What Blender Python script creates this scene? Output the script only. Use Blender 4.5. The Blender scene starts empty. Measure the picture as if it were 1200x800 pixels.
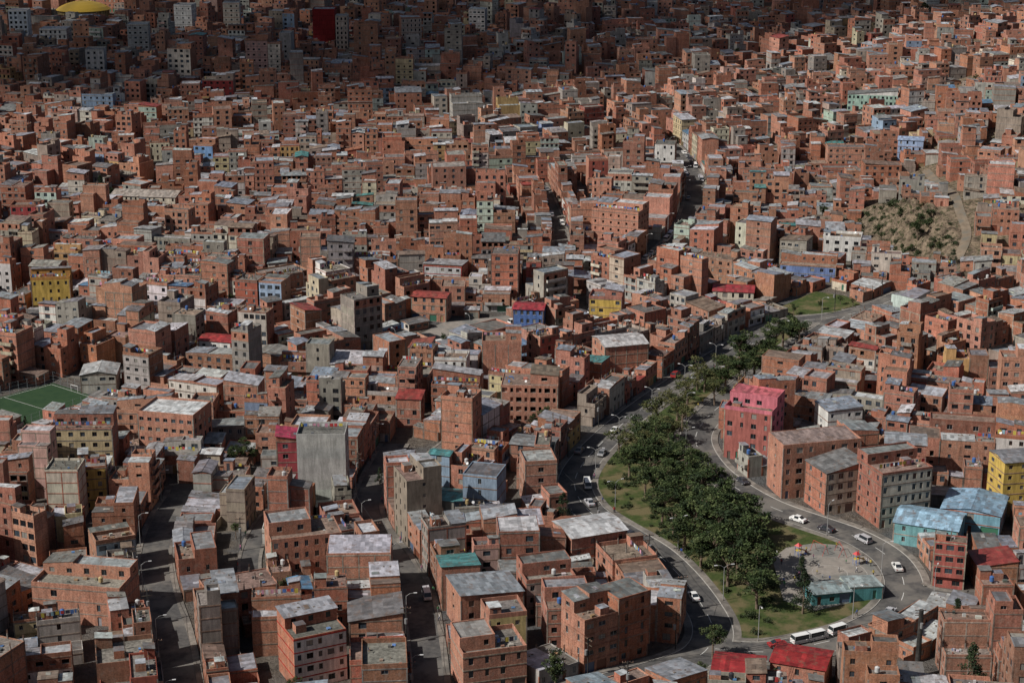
import bpy, bmesh, math, random, time
import numpy as np
from mathutils import Vector, Matrix, noise as mnoise
T0=time.time()
R=random.Random(11)
sc=bpy.context.scene
col0=sc.collection
# ------------------------------------------------------------------ survey geometry
F=2100.0; TH=math.atan(650/F); CH=171.8
ct,st=math.cos(TH),math.sin(TH)
def sstep(a,b,x):
    t=np.clip((x-a)/(b-a),0,1); return t*t*(3-2*t)
def hgt(x,y):
    z=0.05*60*np.log1p(np.exp(np.clip((y-640)/60.0,-30,200)))
    z=z+30*sstep(110,280,x-0.05*(y-600))*sstep(500,700,y)
    z=z+11*sstep(143,158,x+0.12*(y-650))*np.exp(-((y-668)/46.0)**2)
    z=z+1.6*np.sin(x/47+1.3)*np.cos(y/61)+1.0*np.sin((x+y)/37)
    z=z+150*(1-sstep(0,235,y))
    return z
def hg(x,y): return float(hgt(x,y))
def P(px,py,dz=0.0):
    u=px-600;v=py-400;den=F*st+v*ct;h=0.0
    for i in range(60):
        t=(CH-h-dz)/den;x=u*t;y=(F*ct-v*st)*t
        h=0.5*h+0.5*hg(x,y)
    return x,y
def proj(x,y,z):
    dp=y*ct+(CH-z)*st;dn=(CH-z)*ct-y*st
    return 600+F*x/dp,400+F*dn/dp,F/dp
# ------------------------------------------------------------------ materials
def newmat(name):
    m=bpy.data.materials.new(name);m.use_nodes=True;nt=m.node_tree
    b=nt.nodes['Principled BSDF'];return m,nt,b
def nd(nt,t,**k):
    n=nt.nodes.new(t)
    for a,v in k.items(): setattr(n,a,v)
    return n
def noise_n(nt,scale,detail=3,vec=None,rough=.6):
    n=nd(nt,'ShaderNodeTexNoise');n.inputs['Scale'].default_value=scale;n.inputs['Detail'].default_value=detail
    n.inputs['Roughness'].default_value=rough
    if vec is not None: nt.links.new(vec,n.inputs['Vector'])
    return n.outputs['Fac']
def rng_n(nt,val,a,b,fa=.3,fb=.7):
    n=nd(nt,'ShaderNodeMapRange');nt.links.new(val,n.inputs['Value'])
    n.inputs['From Min'].default_value=fa;n.inputs['From Max'].default_value=fb
    n.inputs['To Min'].default_value=a;n.inputs['To Max'].default_value=b
    return n.outputs['Result']
def mulf(nt,a,b):
    n=nd(nt,'ShaderNodeMath',operation='MULTIPLY');nt.links.new(a,n.inputs[0]);nt.links.new(b,n.inputs[1]);return n.outputs[0]
def scalecol(nt,c,f):
    n=nd(nt,'ShaderNodeVectorMath',operation='SCALE');nt.links.new(c,n.inputs[0]);nt.links.new(f,n.inputs['Scale']);return n.outputs[0]
def mixc(nt,fac,a,b):
    n=nd(nt,'ShaderNodeMix',data_type='RGBA')
    nt.links.new(fac,n.inputs['Factor'])
    for s,v in ((n.inputs[6],a),(n.inputs[7],b)):
        if isinstance(v,tuple): s.default_value=(*v,1)
        else: nt.links.new(v,s)
    return n.outputs[2]
def attr(nt,name='col'):
    a=nd(nt,'ShaderNodeAttribute');a.attribute_name=name;return a.outputs['Color']
def geo_pos(nt): return nd(nt,'ShaderNodeNewGeometry').outputs['Position']
def mapv(nt,v,s):
    n=nd(nt,'ShaderNodeMapping');n.inputs['Scale'].default_value=s;nt.links.new(v,n.inputs['Vector']);return n.outputs[0]
def bump(nt,b,h,s,d):
    n=nd(nt,'ShaderNodeBump');n.inputs['Strength'].default_value=s;n.inputs['Distance'].default_value=d
    nt.links.new(h,n.inputs['Height']);nt.links.new(n.outputs[0],b.inputs['Normal'])
def dirty(name,rough,a1,b1,a2,b2,fine=5,streak=True,spec=.2,metal=0,dust=0):
    m,nt,b=newmat(name);p=geo_pos(nt)
    f=rng_n(nt,noise_n(nt,.35,4,p),a1,b1)
    f=mulf(nt,f,rng_n(nt,noise_n(nt,fine,2,p),a2,b2))
    if streak: f=mulf(nt,f,rng_n(nt,noise_n(nt,1.0,3,mapv(nt,p,(1.6,1.6,.22))),.66,1.1))
    c=scalecol(nt,attr(nt),f)
    if dust: c=mixc(nt,rng_n(nt,noise_n(nt,.9,4,p,.7),0,dust,.5,.72),c,(.27,.21,.17))
    nt.links.new(c,b.inputs['Base Color'])
    b.inputs['Roughness'].default_value=rough;b.inputs['Specular IOR Level'].default_value=spec
    b.inputs['Metallic'].default_value=metal
    return m,nt,b
M_brick,_,_=dirty('brick_wall',.95,.78,1.15,.66,1.3,fine=3.2,dust=.6)
M_plas,_,_=dirty('painted_plaster',.85,.72,1.08,.82,1.1)
M_conc,_,_=dirty('concrete',.95,.55,1.2,.65,1.25,fine=1.6)
M_paint,_,pb=dirty('painted_metal',.4,.95,1.03,.95,1.03,streak=False,spec=.5)
M_metal,nt,b=newmat('corrugated_sheet')
tc=nd(nt,'ShaderNodeTexCoord').outputs['Object']
oi=nd(nt,'ShaderNodeObjectInfo').outputs['Random']
ad=nd(nt,'ShaderNodeVectorMath',operation='ADD');nt.links.new(tc,ad.inputs[0])
cx=nd(nt,'ShaderNodeCombineXYZ');mm=nd(nt,'ShaderNodeMath',operation='MULTIPLY');mm.inputs[1].default_value=93.7
nt.links.new(oi,mm.inputs[0]);nt.links.new(mm.outputs[0],cx.inputs[0]);nt.links.new(mm.outputs[0],cx.inputs[1]);nt.links.new(cx.outputs[0],ad.inputs[1])
sn=nd(nt,'ShaderNodeVectorMath',operation='SNAP');nt.links.new(mapv(nt,ad.outputs[0],(1,1,0)),sn.inputs[0]);sn.inputs[1].default_value=(.95,2.2,1)
wn=nd(nt,'ShaderNodeTexWhiteNoise');nt.links.new(sn.outputs[0],wn.inputs['Vector'])
f=rng_n(nt,wn.outputs['Value'],.62,1.25,0,1)
f=mulf(nt,f,rng_n(nt,noise_n(nt,.9,4,ad.outputs[0]),.65,1.2))
c=scalecol(nt,attr(nt),f)
rf=rng_n(nt,noise_n(nt,.55,5,ad.outputs[0],.7),0,.85,.52,.7)
c=mixc(nt,rf,c,(.15,.09,.06))
nt.links.new(c,b.inputs['Base Color']);b.inputs['Roughness'].default_value=.55;b.inputs['Metallic'].default_value=.15
wv=nd(nt,'ShaderNodeTexWave');wv.inputs['Scale'].default_value=3.2;nt.links.new(tc,wv.inputs['Vector'])
bump(nt,b,wv.outputs['Fac'],.5,.03)
M_glass,nt,b=newmat('window_glass')
nt.links.new(attr(nt),b.inputs['Base Color']);b.inputs['Roughness'].default_value=.12;b.inputs['Specular IOR Level'].default_value=.5
MATS=[M_brick,M_plas,M_metal,M_glass,M_conc,M_paint]
BRICK,PLAS,METAL,GLASS,CONC,PAINT=range(6)
M_leaf,nt,b=newmat('foliage');p=geo_pos(nt)
nt.links.new(scalecol(nt,attr(nt),rng_n(nt,noise_n(nt,.8,2,p),.55,1.5)),b.inputs['Base Color']);b.inputs['Roughness'].default_value=.7;b.inputs['Specular IOR Level'].default_value=.2
M_bark,nt,b=newmat('bark');nt.links.new(mixc(nt,noise_n(nt,4,3,geo_pos(nt)),(.09,.06,.04),(.2,.15,.11)),b.inputs['Base Color']);b.inputs['Roughness'].default_value=.95
def simple(name,c1,c2,sc_,c3=None,sc3=.05,rough=.95,bs=0):
    m,nt,b=newmat(name);p=geo_pos(nt)
    c=mixc(nt,rng_n(nt,noise_n(nt,sc_,5,p),0,1),c1,c2)
    if c3: c=mixc(nt,rng_n(nt,noise_n(nt,sc3,4,p),0,1,.46,.6),c,c3)
    nt.links.new(c,b.inputs['Base Color']);b.inputs['Roughness'].default_value=rough;b.inputs['Specular IOR Level'].default_value=.2
    if bs: bump(nt,b,noise_n(nt,sc_*2,5,p),bs,.3)
    return m
M_asph=simple('asphalt',(.05,.049,.05),(.1,.096,.092),.8,(.14,.13,.118),.13)
M_pave=simple('pavement_concrete',(.13,.12,.105),(.24,.215,.19),.9,(.11,.1,.09),.2)
M_kerb=simple('kerb_concrete',(.28,.27,.25),(.42,.4,.37),.9)
M_dirt=simple('packed_dirt',(.12,.095,.07),(.24,.19,.14),.4,(.13,.12,.1),.2)
M_plaza=simple('plaza_paving',(.2,.18,.16),(.28,.25,.22),.7,(.15,.15,.14),.12)
M_grass=simple('dry_grass',(.028,.046,.013),(.06,.078,.022),.9,(.12,.1,.05),.16,bs=.4)
M_turf=simple('artificial_turf',(.018,.045,.02),(.03,.06,.026),.4)
M_line=simple('line_paint',(.45,.45,.43),(.62,.62,.6),1.5)
M_ground,nt,b=newmat('ground');p=geo_pos(nt)
c=mixc(nt,rng_n(nt,noise_n(nt,.5,5,p),0,1),(.09,.078,.066),(.18,.155,.13))
c=mixc(nt,rng_n(nt,noise_n(nt,.045,3,p),0,1,.45,.6),c,(.11,.11,.11))
c2=mixc(nt,rng_n(nt,noise_n(nt,.35,7,p,.75),0,1,.38,.6),(.075,.057,.042),(.29,.225,.16))
c2=mixc(nt,rng_n(nt,noise_n(nt,.6,6,p,.7),0,.9,.53,.58),c2,(.055,.06,.03))
ba=nd(nt,'ShaderNodeAttribute');ba.attribute_name='bare'
c=mixc(nt,ba.outputs['Fac'],c,c2)
nt.links.new(c,b.inputs['Base Color']);b.inputs['Roughness'].default_value=1;b.inputs['Specular IOR Level'].default_value=.1
bump(nt,b,noise_n(nt,.5,7,p,.7),1,2.2)
# ------------------------------------------------------------------ mesh builder
class MB:
    def __init__(s): s.v=[];s.f=[];s.m=[];s.c=[]
    def poly(s,pts,mat,col):
        n=len(s.v);s.v.extend(pts);s.f.append(tuple(range(n,n+len(pts))));s.m.append(mat);s.c.append(col)
    def box(s,x0,x1,y0,y1,z0,z1,mat,col,top=None,tmat=None,bot=False):
        n=len(s.v)
        s.v.extend([(x0,y0,z0),(x1,y0,z0),(x1,y1,z0),(x0,y1,z0),(x0,y0,z1),(x1,y0,z1),(x1,y1,z1),(x0,y1,z1)])
        F_=[(n,n+1,n+5,n+4),(n+1,n+2,n+6,n+5),(n+2,n+3,n+7,n+6),(n+3,n,n+4,n+7),(n+4,n+5,n+6,n+7)]
        if bot: F_.append((n+3,n+2,n+1,n))
        s.f.extend(F_);k=len(F_);s.m.extend([mat]*k);s.c.extend([col]*k)
        if top is not None: s.c[-1 if not bot else -2]=top
        if tmat is not None: s.m[-1 if not bot else -2]=tmat
    def cyl(s,cx,cy,z0,z1,r0,r1,n,mat,col,cap=True):
        b=len(s.v)
        for i in range(n):
            a=2*math.pi*i/n;s.v.append((cx+r0*math.cos(a),cy+r0*math.sin(a),z0))
        for i in range(n):
            a=2*math.pi*i/n;s.v.append((cx+r1*math.cos(a),cy+r1*math.sin(a),z1))
        for i in range(n):
            j=(i+1)%n;s.f.append((b+i,b+j,b+n+j,b+n+i));s.m.append(mat);s.c.append(col)
        if cap: s.f.append(tuple(range(b+n,b+2*n)));s.m.append(mat);s.c.append(col)
    def tube(s,p,q,r0,r1,n,mat,col):
        p=Vector(p);q=Vector(q);d=(q-p).normalized()
        a=d.orthogonal().normalized();bb=d.cross(a);b=len(s.v)
        for (o,r) in ((p,r0),(q,r1)):
            for i in range(n):
                t=2*math.pi*i/n;s.v.append(tuple(o+a*(r*math.cos(t))+bb*(r*math.sin(t))))
        for i in range(n):
            j=(i+1)%n;s.f.append((b+i,b+j,b+n+j,b+n+i));s.m.append(mat);s.c.append(col)
        s.f.append(tuple(range(b+n,b+2*n)));s.m.append(mat);s.c.append(col)
        s.f.append(tuple(range(b+n-1,b-1,-1)));s.m.append(mat);s.c.append(col)
    def mesh(s,name,mats=None,smooth=False):
        me=bpy.data.meshes.new(name);me.from_pydata(s.v,[],s.f)
        for m in (mats or MATS): me.materials.append(m)
        me.polygons.foreach_set('material_index',np.array(s.m,dtype=np.int32))
        lt=np.array([len(f) for f in s.f]);c=np.array(s.c,dtype=np.float32)
        if c.shape[1]==3: c=np.concatenate([c,np.ones((len(c),1),np.float32)],1)
        a=me.attributes.new('col','FLOAT_COLOR','CORNER')
        a.data.foreach_set('color',np.repeat(c,lt,axis=0).ravel())
        if smooth: me.polygons.foreach_set('use_smooth',np.ones(len(s.f),dtype=bool))
        return me
def add(name,me,loc=(0,0,0),rz=0,sc_=1):
    o=bpy.data.objects.new(name,me);o.location=loc;o.rotation_euler=(0,0,rz)
    if sc_!=1: o.scale=(sc_,)*3 if not isinstance(sc_,tuple) else sc_
    col0.objects.link(o);return o
# ------------------------------------------------------------------ paths
def cat(pts,step=2.0):
    pts=[np.array(p) for p in pts];out=[]
    pts=[2*pts[0]-pts[1]]+pts+[2*pts[-1]-pts[-2]]
    for i in range(1,len(pts)-2):
        a,b,c,d=pts[i-1:i+3];n=max(4,int(np.linalg.norm(c-b)/.5))
        for k in range(n):
            t=k/n
            out.append(.5*((2*b)+(c-a)*t+(2*a-5*b+4*c-d)*t*t+(-a+3*b-3*c+d)*t**3))
    out.append(pts[-2]);out=np.array(out)
    s=np.concatenate([[0],np.cumsum(np.linalg.norm(np.diff(out,axis=0),axis=1))])
    L=s[-1];n=int(L/step);ss=np.linspace(0,L,n+1)
    q=np.stack([np.interp(ss,s,out[:,0]),np.interp(ss,s,out[:,1])],1)
    for _ in range(3): q[1:-1]=(q[:-2]+2*q[1:-1]+q[2:])/4
    t=np.gradient(q,axis=0);t/=np.linalg.norm(t,axis=1)[:,None]
    nn=np.stack([-t[:,1],t[:,0]],1)   # left normal
    return q,t,nn
RD={}
def road(name,px,w,pav=1.8,mark=0):
    q,t,nn=cat([P(*p) for p in px]);RD[name]=dict(q=q,t=t,n=nn,hw=w/2,pav=pav,mark=mark)
road('avenue',[(1060,345),(1020,362),(975,372),(930,378),(880,395),(835,422),(790,452),(748,482),(712,512),(684,542),(673,568),(688,597),(722,620),(765,645),(797,675),(822,708),(836,738),(825,765),(780,784),(700,806),(600,840)],8.5,mark=1)
road('ring_avenue',[(990,371),(965,388),(925,412),(886,440),(850,470),(824,495),(815,517),(832,547),(866,574),(908,596),(957,613),(1005,630),(1044,655),(1060,686),(1048,716),(1008,740),(958,754),(900,764),(838,760)],8.5,mark=1)
road('market_street',[(768,160),(790,176),(808,198),(816,222),(810,250),(796,276),(772,300),(742,322)],8,pav=1.4)
road('lane_a',[(462,520),(440,560),(430,592),(440,622),(465,655),(488,695),(497,745),(503,800),(508,870)],6,pav=1.3)
road('lane_b',[(215,575),(192,612),(181,655),(188,700),(203,750),(216,830),(220,880)],6.3,pav=1.4)
road('lane_c',[(632,215),(645,240),(657,275),(656,310)],5,pav=1)
road('cross_street',[(430,418),(500,404),(560,392),(620,380),(690,366)],7)
road('lane_d',[(330,590),(305,620),(292,660),(300,700)],4,pav=.8)
road('east_street',[(1060,686),(1100,700),(1160,702),(1260,700)],6,pav=1.2)
road('pitch_street',[(90,438),(130,443),(165,425),(200,400)],5,pav=1)
road('mid_lane',[(560,500),(520,525),(495,550)],4.5,pav=.8)
road('hill_track',[(1085,200),(1108,222),(1124,245),(1133,275),(1122,305)],3.4,pav=.3)
NP_=('hill_track',)
X0,X1,Y0,Y1=-620,620,255,1650;G=2
NX,NY=(X1-X0)*G,(Y1-Y0)*G
OCC=np.zeros((NX,NY),bool)
def cells(cx,cy,w,d,a,sh=0):
    r=math.hypot(w,d)/2+1
    i0=max(0,int((cx-r-X0)*G));i1=min(NX,int((cx+r-X0)*G)+1);j0=max(0,int((cy-r-Y0)*G));j1=min(NY,int((cy+r-Y0)*G)+1)
    if i1<=i0 or j1<=j0: return None
    gx=(np.arange(i0,i1)+.5)/G+X0-cx;gy=(np.arange(j0,j1)+.5)/G+Y0-cy
    c,s=math.cos(a),math.sin(a)
    lx=gx[:,None]*c+gy[None,:]*s;ly=-gx[:,None]*s+gy[None,:]*c
    return (slice(i0,i1),slice(j0,j1)),(np.abs(lx)<w/2-sh)&(np.abs(ly)<d/2-sh)
def hit(cx,cy,w,d,a,sh=.4):
    r=cells(cx,cy,w,d,a,sh)
    if r is None: return True
    return bool((OCC[r[0]]&r[1]).any())
def mark(cx,cy,w,d,a):
    r=cells(cx,cy,w,d,a)
    if r is not None: OCC[r[0]]|=r[1]
for k,r in RD.items():
    for i in range(len(r['q'])):
        mark(r['q'][i][0],r['q'][i][1],3.2,2*(r['hw']+r['pav'])+.4,math.atan2(r['t'][i][1],r['t'][i][0]))
def inpoly(poly,gx,gy):
    ins=np.zeros(np.broadcast(gx,gy).shape,bool);n=len(poly)
    for k in range(n):
        xa,ya=poly[k];xb,yb=poly[(k+1)%n]
        if ya==yb: continue
        ins^=((ya>gy)!=(yb>gy))&(gx<(xb-xa)*(gy-ya)/(yb-ya)+xa)
    return ins
def markpoly(poly):
    poly=np.array(poly);x0,y0=poly.min(0);x1,y1=poly.max(0)
    i0=max(0,int((x0-X0)*G));i1=min(NX,int((x1-X0)*G)+1);j0=max(0,int((y0-Y0)*G));j1=min(NY,int((y1-Y0)*G)+1)
    gx=((np.arange(i0,i1)+.5)/G+X0)[:,None];gy=((np.arange(j0,j1)+.5)/G+Y0)[None,:]
    OCC[i0:i1,j0:j1]|=inpoly(poly,gx,gy)
A=RD['avenue'];B=RD['ring_avenue']
def mind(p,q): return np.min(np.linalg.norm(q-p,axis=1))
j1=int(np.argmin(np.linalg.norm(A['q']-B['q'][0],axis=1)));j2=int(np.argmin(np.linalg.norm(A['q']-B['q'][-1],axis=1)))
PARK=[tuple(p) for p in A['q'][j1:j2+1]]+[tuple(p) for p in B['q'][::-1]]
markpoly(PARK)
PLAY=[P(*p) for p in [(905,655),(922,642),(955,637),(990,640),(1018,655),(1034,676),(1028,696),(1000,706),(955,716),(918,704)]]
PITCH=[P(*p) for p in [(62,449),(121,468),(18,505),(-60,482)]]
PLZ=[P(*p) for p in [(480,398),(520,378),(595,370),(605,377),(560,388),(490,404)]]
TRI=[P(*p) for p in [(915,360),(955,342),(990,347),(1010,357),(975,367),(930,370)]]
for q in (PITCH,PLZ,TRI,PLAY): markpoly(q)
markpoly([(140-.12*(y-650),y) for y in (630,645,668,690,706)]+[(160-.12*(y-650),y) for y in (706,690,668,645,630)])
# ------------------------------------------------------------------ terrain
def spaced(lo,hi,step,far):
    a=list(np.arange(lo,hi+.1,step));s=step;x=a[-1]
    while x<far: s*=1.25;x+=s;a.append(x)
    s=step;x=a[0]
    while x>-far: s*=1.25;x-=s;a.insert(0,x)
    return np.array(a)
gx=spaced(-450,450,3,9000);gx=np.sort(np.concatenate([gx[(gx<=120)|(gx>=180)],np.arange(121,180,1.)]));gy=spaced(240,1400,3,9000);gy=np.sort(np.concatenate([gy[(gy<=610)|(gy>=730)],np.arange(611,730,1.)]))
XX,YY=np.meshgrid(gx,gy,indexing='ij');ZZ=hgt(XX,YY)
amp=np.exp(-((YY-668)/36.0)**2)*sstep(130,142,XX+.12*(YY-650))*(1-sstep(156,168,XX+.12*(YY-650)))
tk=RD['hill_track']['q']
for i,j in zip(*np.where(amp>.05)):
    x,y=XX[i,j],YY[i,j];k=min(1,max(0,(mind(np.array([x,y]),tk)-2.5)/3))
    ZZ[i,j]+=k*amp[i,j]*(4.6*mnoise.fractal(Vector((x*.16,y*.16,3.)),.8,2.2,5)-1.2*abs(mnoise.noise(Vector((x*.3,y*.07,8)))))
v=np.stack([XX.ravel(),YY.ravel(),ZZ.ravel()],1);nx,ny=XX.shape
idx=np.arange(nx*ny).reshape(nx,ny)
fq=np.stack([idx[:-1,:-1],idx[1:,:-1],idx[1:,1:],idx[:-1,1:]],-1).reshape(-1,4)
me=bpy.data.meshes.new('ground');me.from_pydata(v.tolist(),[],fq.tolist());me.materials.append(M_ground)
bare=(sstep(100,150,XX)*sstep(560,640,YY)+(YY<200)*.8).clip(0,1)
me.attributes.new('bare','FLOAT','POINT').data.foreach_set('value',bare.ravel().astype(np.float32))
me.polygons.foreach_set('use_smooth',np.ones(len(fq),dtype=bool))
add('ground',me)
# ------------------------------------------------------------------ sheets
def sheet(name,poly,dz,mat,step=4,skirt=True):
    bm=bmesh.new();vs=[bm.verts.new((p[0],p[1],0)) for p in poly];fc=bm.faces.new(vs)
    bmesh.ops.triangulate(bm,faces=[fc],ngon_method='EAR_CLIP')
    xs=[p[0] for p in poly];ys=[p[1] for p in poly]
    for ax,lo,hi in ((0,min(xs),max(xs)),(1,min(ys),max(ys))):
        c=lo+step
        while c<hi:
            co=(c,0,0) if ax==0 else (0,c,0);no=(1,0,0) if ax==0 else (0,1,0)
            bmesh.ops.bisect_plane(bm,geom=bm.verts[:]+bm.edges[:]+bm.faces[:],dist=1e-5,plane_co=co,plane_no=no);c+=step
    for w in bm.verts: w.co.z=hg(w.co.x,w.co.y)+dz
    bmesh.ops.recalc_face_normals(bm,faces=bm.faces[:])
    if sum(f.normal.z for f in bm.faces)<0: bmesh.ops.reverse_faces(bm,faces=bm.faces[:])
    if skirt:
        be=[e for e in bm.edges if len(e.link_faces)==1]
        r=bmesh.ops.extrude_edge_only(bm,edges=be)
        for w in r['geom']:
            if isinstance(w,bmesh.types.BMVert): w.co.z-=.3
    me=bpy.data.meshes.new(name);bm.to_mesh(me);bm.free();me.materials.append(mat);return add(name,me)
def ribbon(name,r,offs,mats,dzs,clip=None,seg=None):
    q,n=r['q'],r['n'];v=[];f=[];mi=[];k=len(offs)
    for i in range(len(q)):
        for o,dz in zip(offs,dzs):
            x,y=q[i]+n[i]*o;v.append((x,y,hg(x,y)+dz))
    for i in range(len(q)-1):
        if seg and not seg(i): continue
        for j in range(k-1):
            if clip:
                c=(np.array(v[i*k+j][:2])+np.array(v[(i+1)*k+j+1][:2]))/2
                if clip(c): continue
            f.append((i*k+j,i*k+j+1,(i+1)*k+j+1,(i+1)*k+j));mi.append(mats[j])
    return v,f,mi
def multi(name,parts,mats):
    V=[];Fs=[];MI=[]
    for v,f,mi in parts:
        n=len(V);V+=v;Fs+=[tuple(a+n for a in g) for g in f];MI+=mi
    me=bpy.data.meshes.new(name);me.from_pydata(V,[],Fs)
    for m in mats: me.materials.append(m)
    me.polygons.foreach_set('material_index',np.array(MI,dtype=np.int32))
    return add(name,me)
for ri,(k,r) in enumerate(RD.items()):
    hw,pv=r['hw'],r['pav'];dz=.08+.006*ri
    if k in NP_:
        multi('dirt_track',[ribbon('',r,[hw+.1,hw,0,-hw,-hw-.1],[0]*4,[-.5,.25,.25,.25,-.5])],[M_dirt]);continue
    multi('road',[ribbon('',r,[hw,hw/2,0,-hw/2,-hw],[0]*4,[dz]*5)],[M_asph])
    def clip(c,k=k):
        for kk,rr in RD.items():
            if kk!=k and mind(c,rr['q'])<rr['hw']+.2: return True
        return False
    pz=.20+.005*ri
    multi('pavement',[ribbon('',r,[hw+pv,hw+pv,hw+.15,hw+.15,hw,hw],[0,0,0,1,1],[-.3,pz,pz,pz+.01,pz+.01,-.1],clip),
        ribbon('',r,[-hw,-hw,-hw-.15,-hw-.15,-hw-pv,-hw-pv],[1,1,0,0,0],[-.1,pz+.01,pz+.01,pz,pz,-.3],clip)],[M_pave,M_kerb if r['mark'] else M_pave])
    if r['mark']:
        mz=dz+.012
        multi('road_marking',[ribbon('',r,[.07,-.07],[0],[mz]*2,None,lambda i:i%4<2)],[M_line])
# park lawn: fine sheet whose edges tuck under the pavements
pk=np.array(PARK);stp=.8
lx=np.arange(pk[:,0].min(),pk[:,0].max(),stp);ly=np.arange(pk[:,1].min(),pk[:,1].max(),stp)
cxg,cyg=np.meshgrid(lx+stp/2,ly+stp/2,indexing='ij');ins=inpoly(PARK,cxg,cyg)
ii,jj=np.where(ins);V=[];Fq=[];vm={}
qa=np.concatenate([A['q'],B['q']])
for i,j in zip(ii,jj):
    if np.min((qa[:,0]-cxg[i,j])**2+(qa[:,1]-cyg[i,j])**2)<(4.25+.85)**2: continue
    f_=[]
    for (a,b_) in ((i,j),(i+1,j),(i+1,j+1),(i,j+1)):
        if (a,b_) not in vm:
            x,y=lx[0]+a*stp,ly[0]+b_*stp;vm[(a,b_)]=len(V);V.append((x,y,hg(x,y)+.17))
        f_.append(vm[(a,b_)])
    Fq.append(f_)
me=bpy.data.meshes.new('park_lawn');me.from_pydata(V,[],Fq);me.materials.append(M_grass);add('park_lawn',me)
sheet('playground_paving',PLAY,.24,M_plaza)
sheet('plaza_paving',PLZ,.2,M_plaza);sheet('traffic_island',TRI,.2,M_grass)
sheet('football_pitch',PITCH,.15,M_turf)
def seg_strip(a,b,w,dz,parts):
    a=np.array(a);b=np.array(b);d=b-a;L=np.linalg.norm(d);d/=L;n=np.array([-d[1],d[0]]);k=max(1,int(L/3));v=[];f=[]
    for i in range(k+1):
        p=a+d*L*i/k
        for o in (w/2,-w/2):
            x,y=p+n*o;v.append((x,y,hg(x,y)+dz))
    for i in range(k): f.append((2*i,2*i+1,2*i+3,2*i+2))
    parts.append((v,f,[0]*k))
pc=np.mean(np.array(PITCH),0);inn=[pc+(np.array(p)-pc)*.93 for p in PITCH];parts=[]
for i in range(4): seg_strip(inn[i],inn[(i+1)%4],.14,.16,parts)
mc=(inn[1]+inn[2])/2;md=(inn[3]+inn[0])/2;seg_strip(mc,md,.14,.165,parts)
multi('pitch_marking',parts,[M_line])
parts=[];pp=np.mean(np.array(PLAY),0)
for rr in (4,8.5):
    pts=[pp+np.array([math.cos(a)*rr,math.sin(a)*rr*1.0]) for a in np.linspace(0,2*math.pi,28)]
    for i in range(27): seg_strip(pts[i],pts[i+1],.12,.256,parts)
multi('court_marking',parts,[M_kerb])
# ------------------------------------------------------------------ houses
BRK=[(.38,.172,.115),(.42,.2,.138),(.34,.15,.098),(.43,.215,.15),(.33,.16,.11),(.4,.182,.122),(.36,.15,.092),(.29,.13,.088),(.35,.17,.118),(.38,.15,.1)]
PNT=[(.58,.54,.45),(.64,.63,.6),(.5,.43,.32),(.54,.45,.27),(.5,.32,.15),(.46,.46,.44),(.33,.4,.34),(.46,.54,.49),(.5,.33,.28),(.36,.11,.085),(.24,.31,.42),(.55,.51,.4),(.62,.58,.52),(.4,.37,.33),(.58,.53,.44),(.56,.51,.38),(.33,.31,.28),(.42,.34,.28),(.6,.58,.55),(.36,.34,.32)]
ROOFC=[(.3,.31,.33),(.38,.39,.41),(.22,.23,.24),(.17,.165,.16),(.21,.155,.12),(.42,.43,.44),(.23,.265,.31),(.25,.24,.225),(.29,.3,.31),(.14,.14,.14),(.2,.2,.21),(.26,.28,.31),(.48,.49,.5)]
CON=(.25,.225,.2)
def jit(c,rng,a=.1):
    k=1+rng.uniform(-a,a);return tuple(min(.85,max(.01,x*k*(1+rng.uniform(-a,a)*.35))) for x in c)
def wallf(mb,a,b,z0,z1,ops,mat,col,dep,lod,frame):
    dx,dy=b[0]-a[0],b[1]-a[1];L=math.hypot(dx,dy);dx/=L;dy/=L;nx_,ny_=dy,-dx
    def pt(u,z,o=0): return (a[0]+dx*u-nx_*o,a[1]+dy*u-ny_*o,z)
    def q(u0,u1,za,zb,m,c,o=0): mb.poly([pt(u0,za,o),pt(u1,za,o),pt(u1,zb,o),pt(u0,zb,o)],m,c)
    cur=0
    for (u0,u1,va,vb,m,c) in ops:
        if u0-cur>.01: q(cur,u0,z0,z1,mat,col)
        if va-z0>.01: q(u0,u1,z0,va,mat,col)
        if z1-vb>.01: q(u0,u1,vb,z1,mat,col)
        mb.poly([pt(u0,va),pt(u0,va,dep),pt(u0,vb,dep),pt(u0,vb)][::-1],mat,col)
        mb.poly([pt(u1,va,dep),pt(u1,va),pt(u1,vb),pt(u1,vb,dep)][::-1],mat,col)
        mb.poly([pt(u0,va),pt(u1,va),pt(u1,va,dep),pt(u0,va,dep)],CONC,CON)
        mb.poly([pt(u0,vb,dep),pt(u1,vb,dep),pt(u1,vb),pt(u0,vb)],mat,col)
        if m==GLASS and lod==0 and frame is not None:
            q(u0,u1,va,vb,PAINT,frame,dep)
            um=(u0+u1)/2
            q(u0+.06,um-.03,va+.06,vb-.06,m,c,dep-.02);q(um+.03,u1-.06,va+.06,vb-.06,m,c,dep-.02)
        else: q(u0,u1,va,vb,m,c,dep)
        cur=u1
    if L-cur>.01: q(cur,L,z0,z1,mat,col)
def wincols(L,rng,dens):
    sp=rng.uniform(2.0,3.2)/max(.3,dens);n=int((L-.4)/sp)
    if n<1: n=1
    ws=[min(rng.choice([.8,1.0,1.2,1.4,1.7]),L/n-.45) for _ in range(2)]
    if min(ws)<.5: return []
    o_=[];alt=rng.random()<.5
    for i in range(n):
        ww=ws[i%2] if alt else ws[0];o_.append(((i+.5)*L/n-ww/2,(i+.5)*L/n+ww/2))
    return o_
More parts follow.
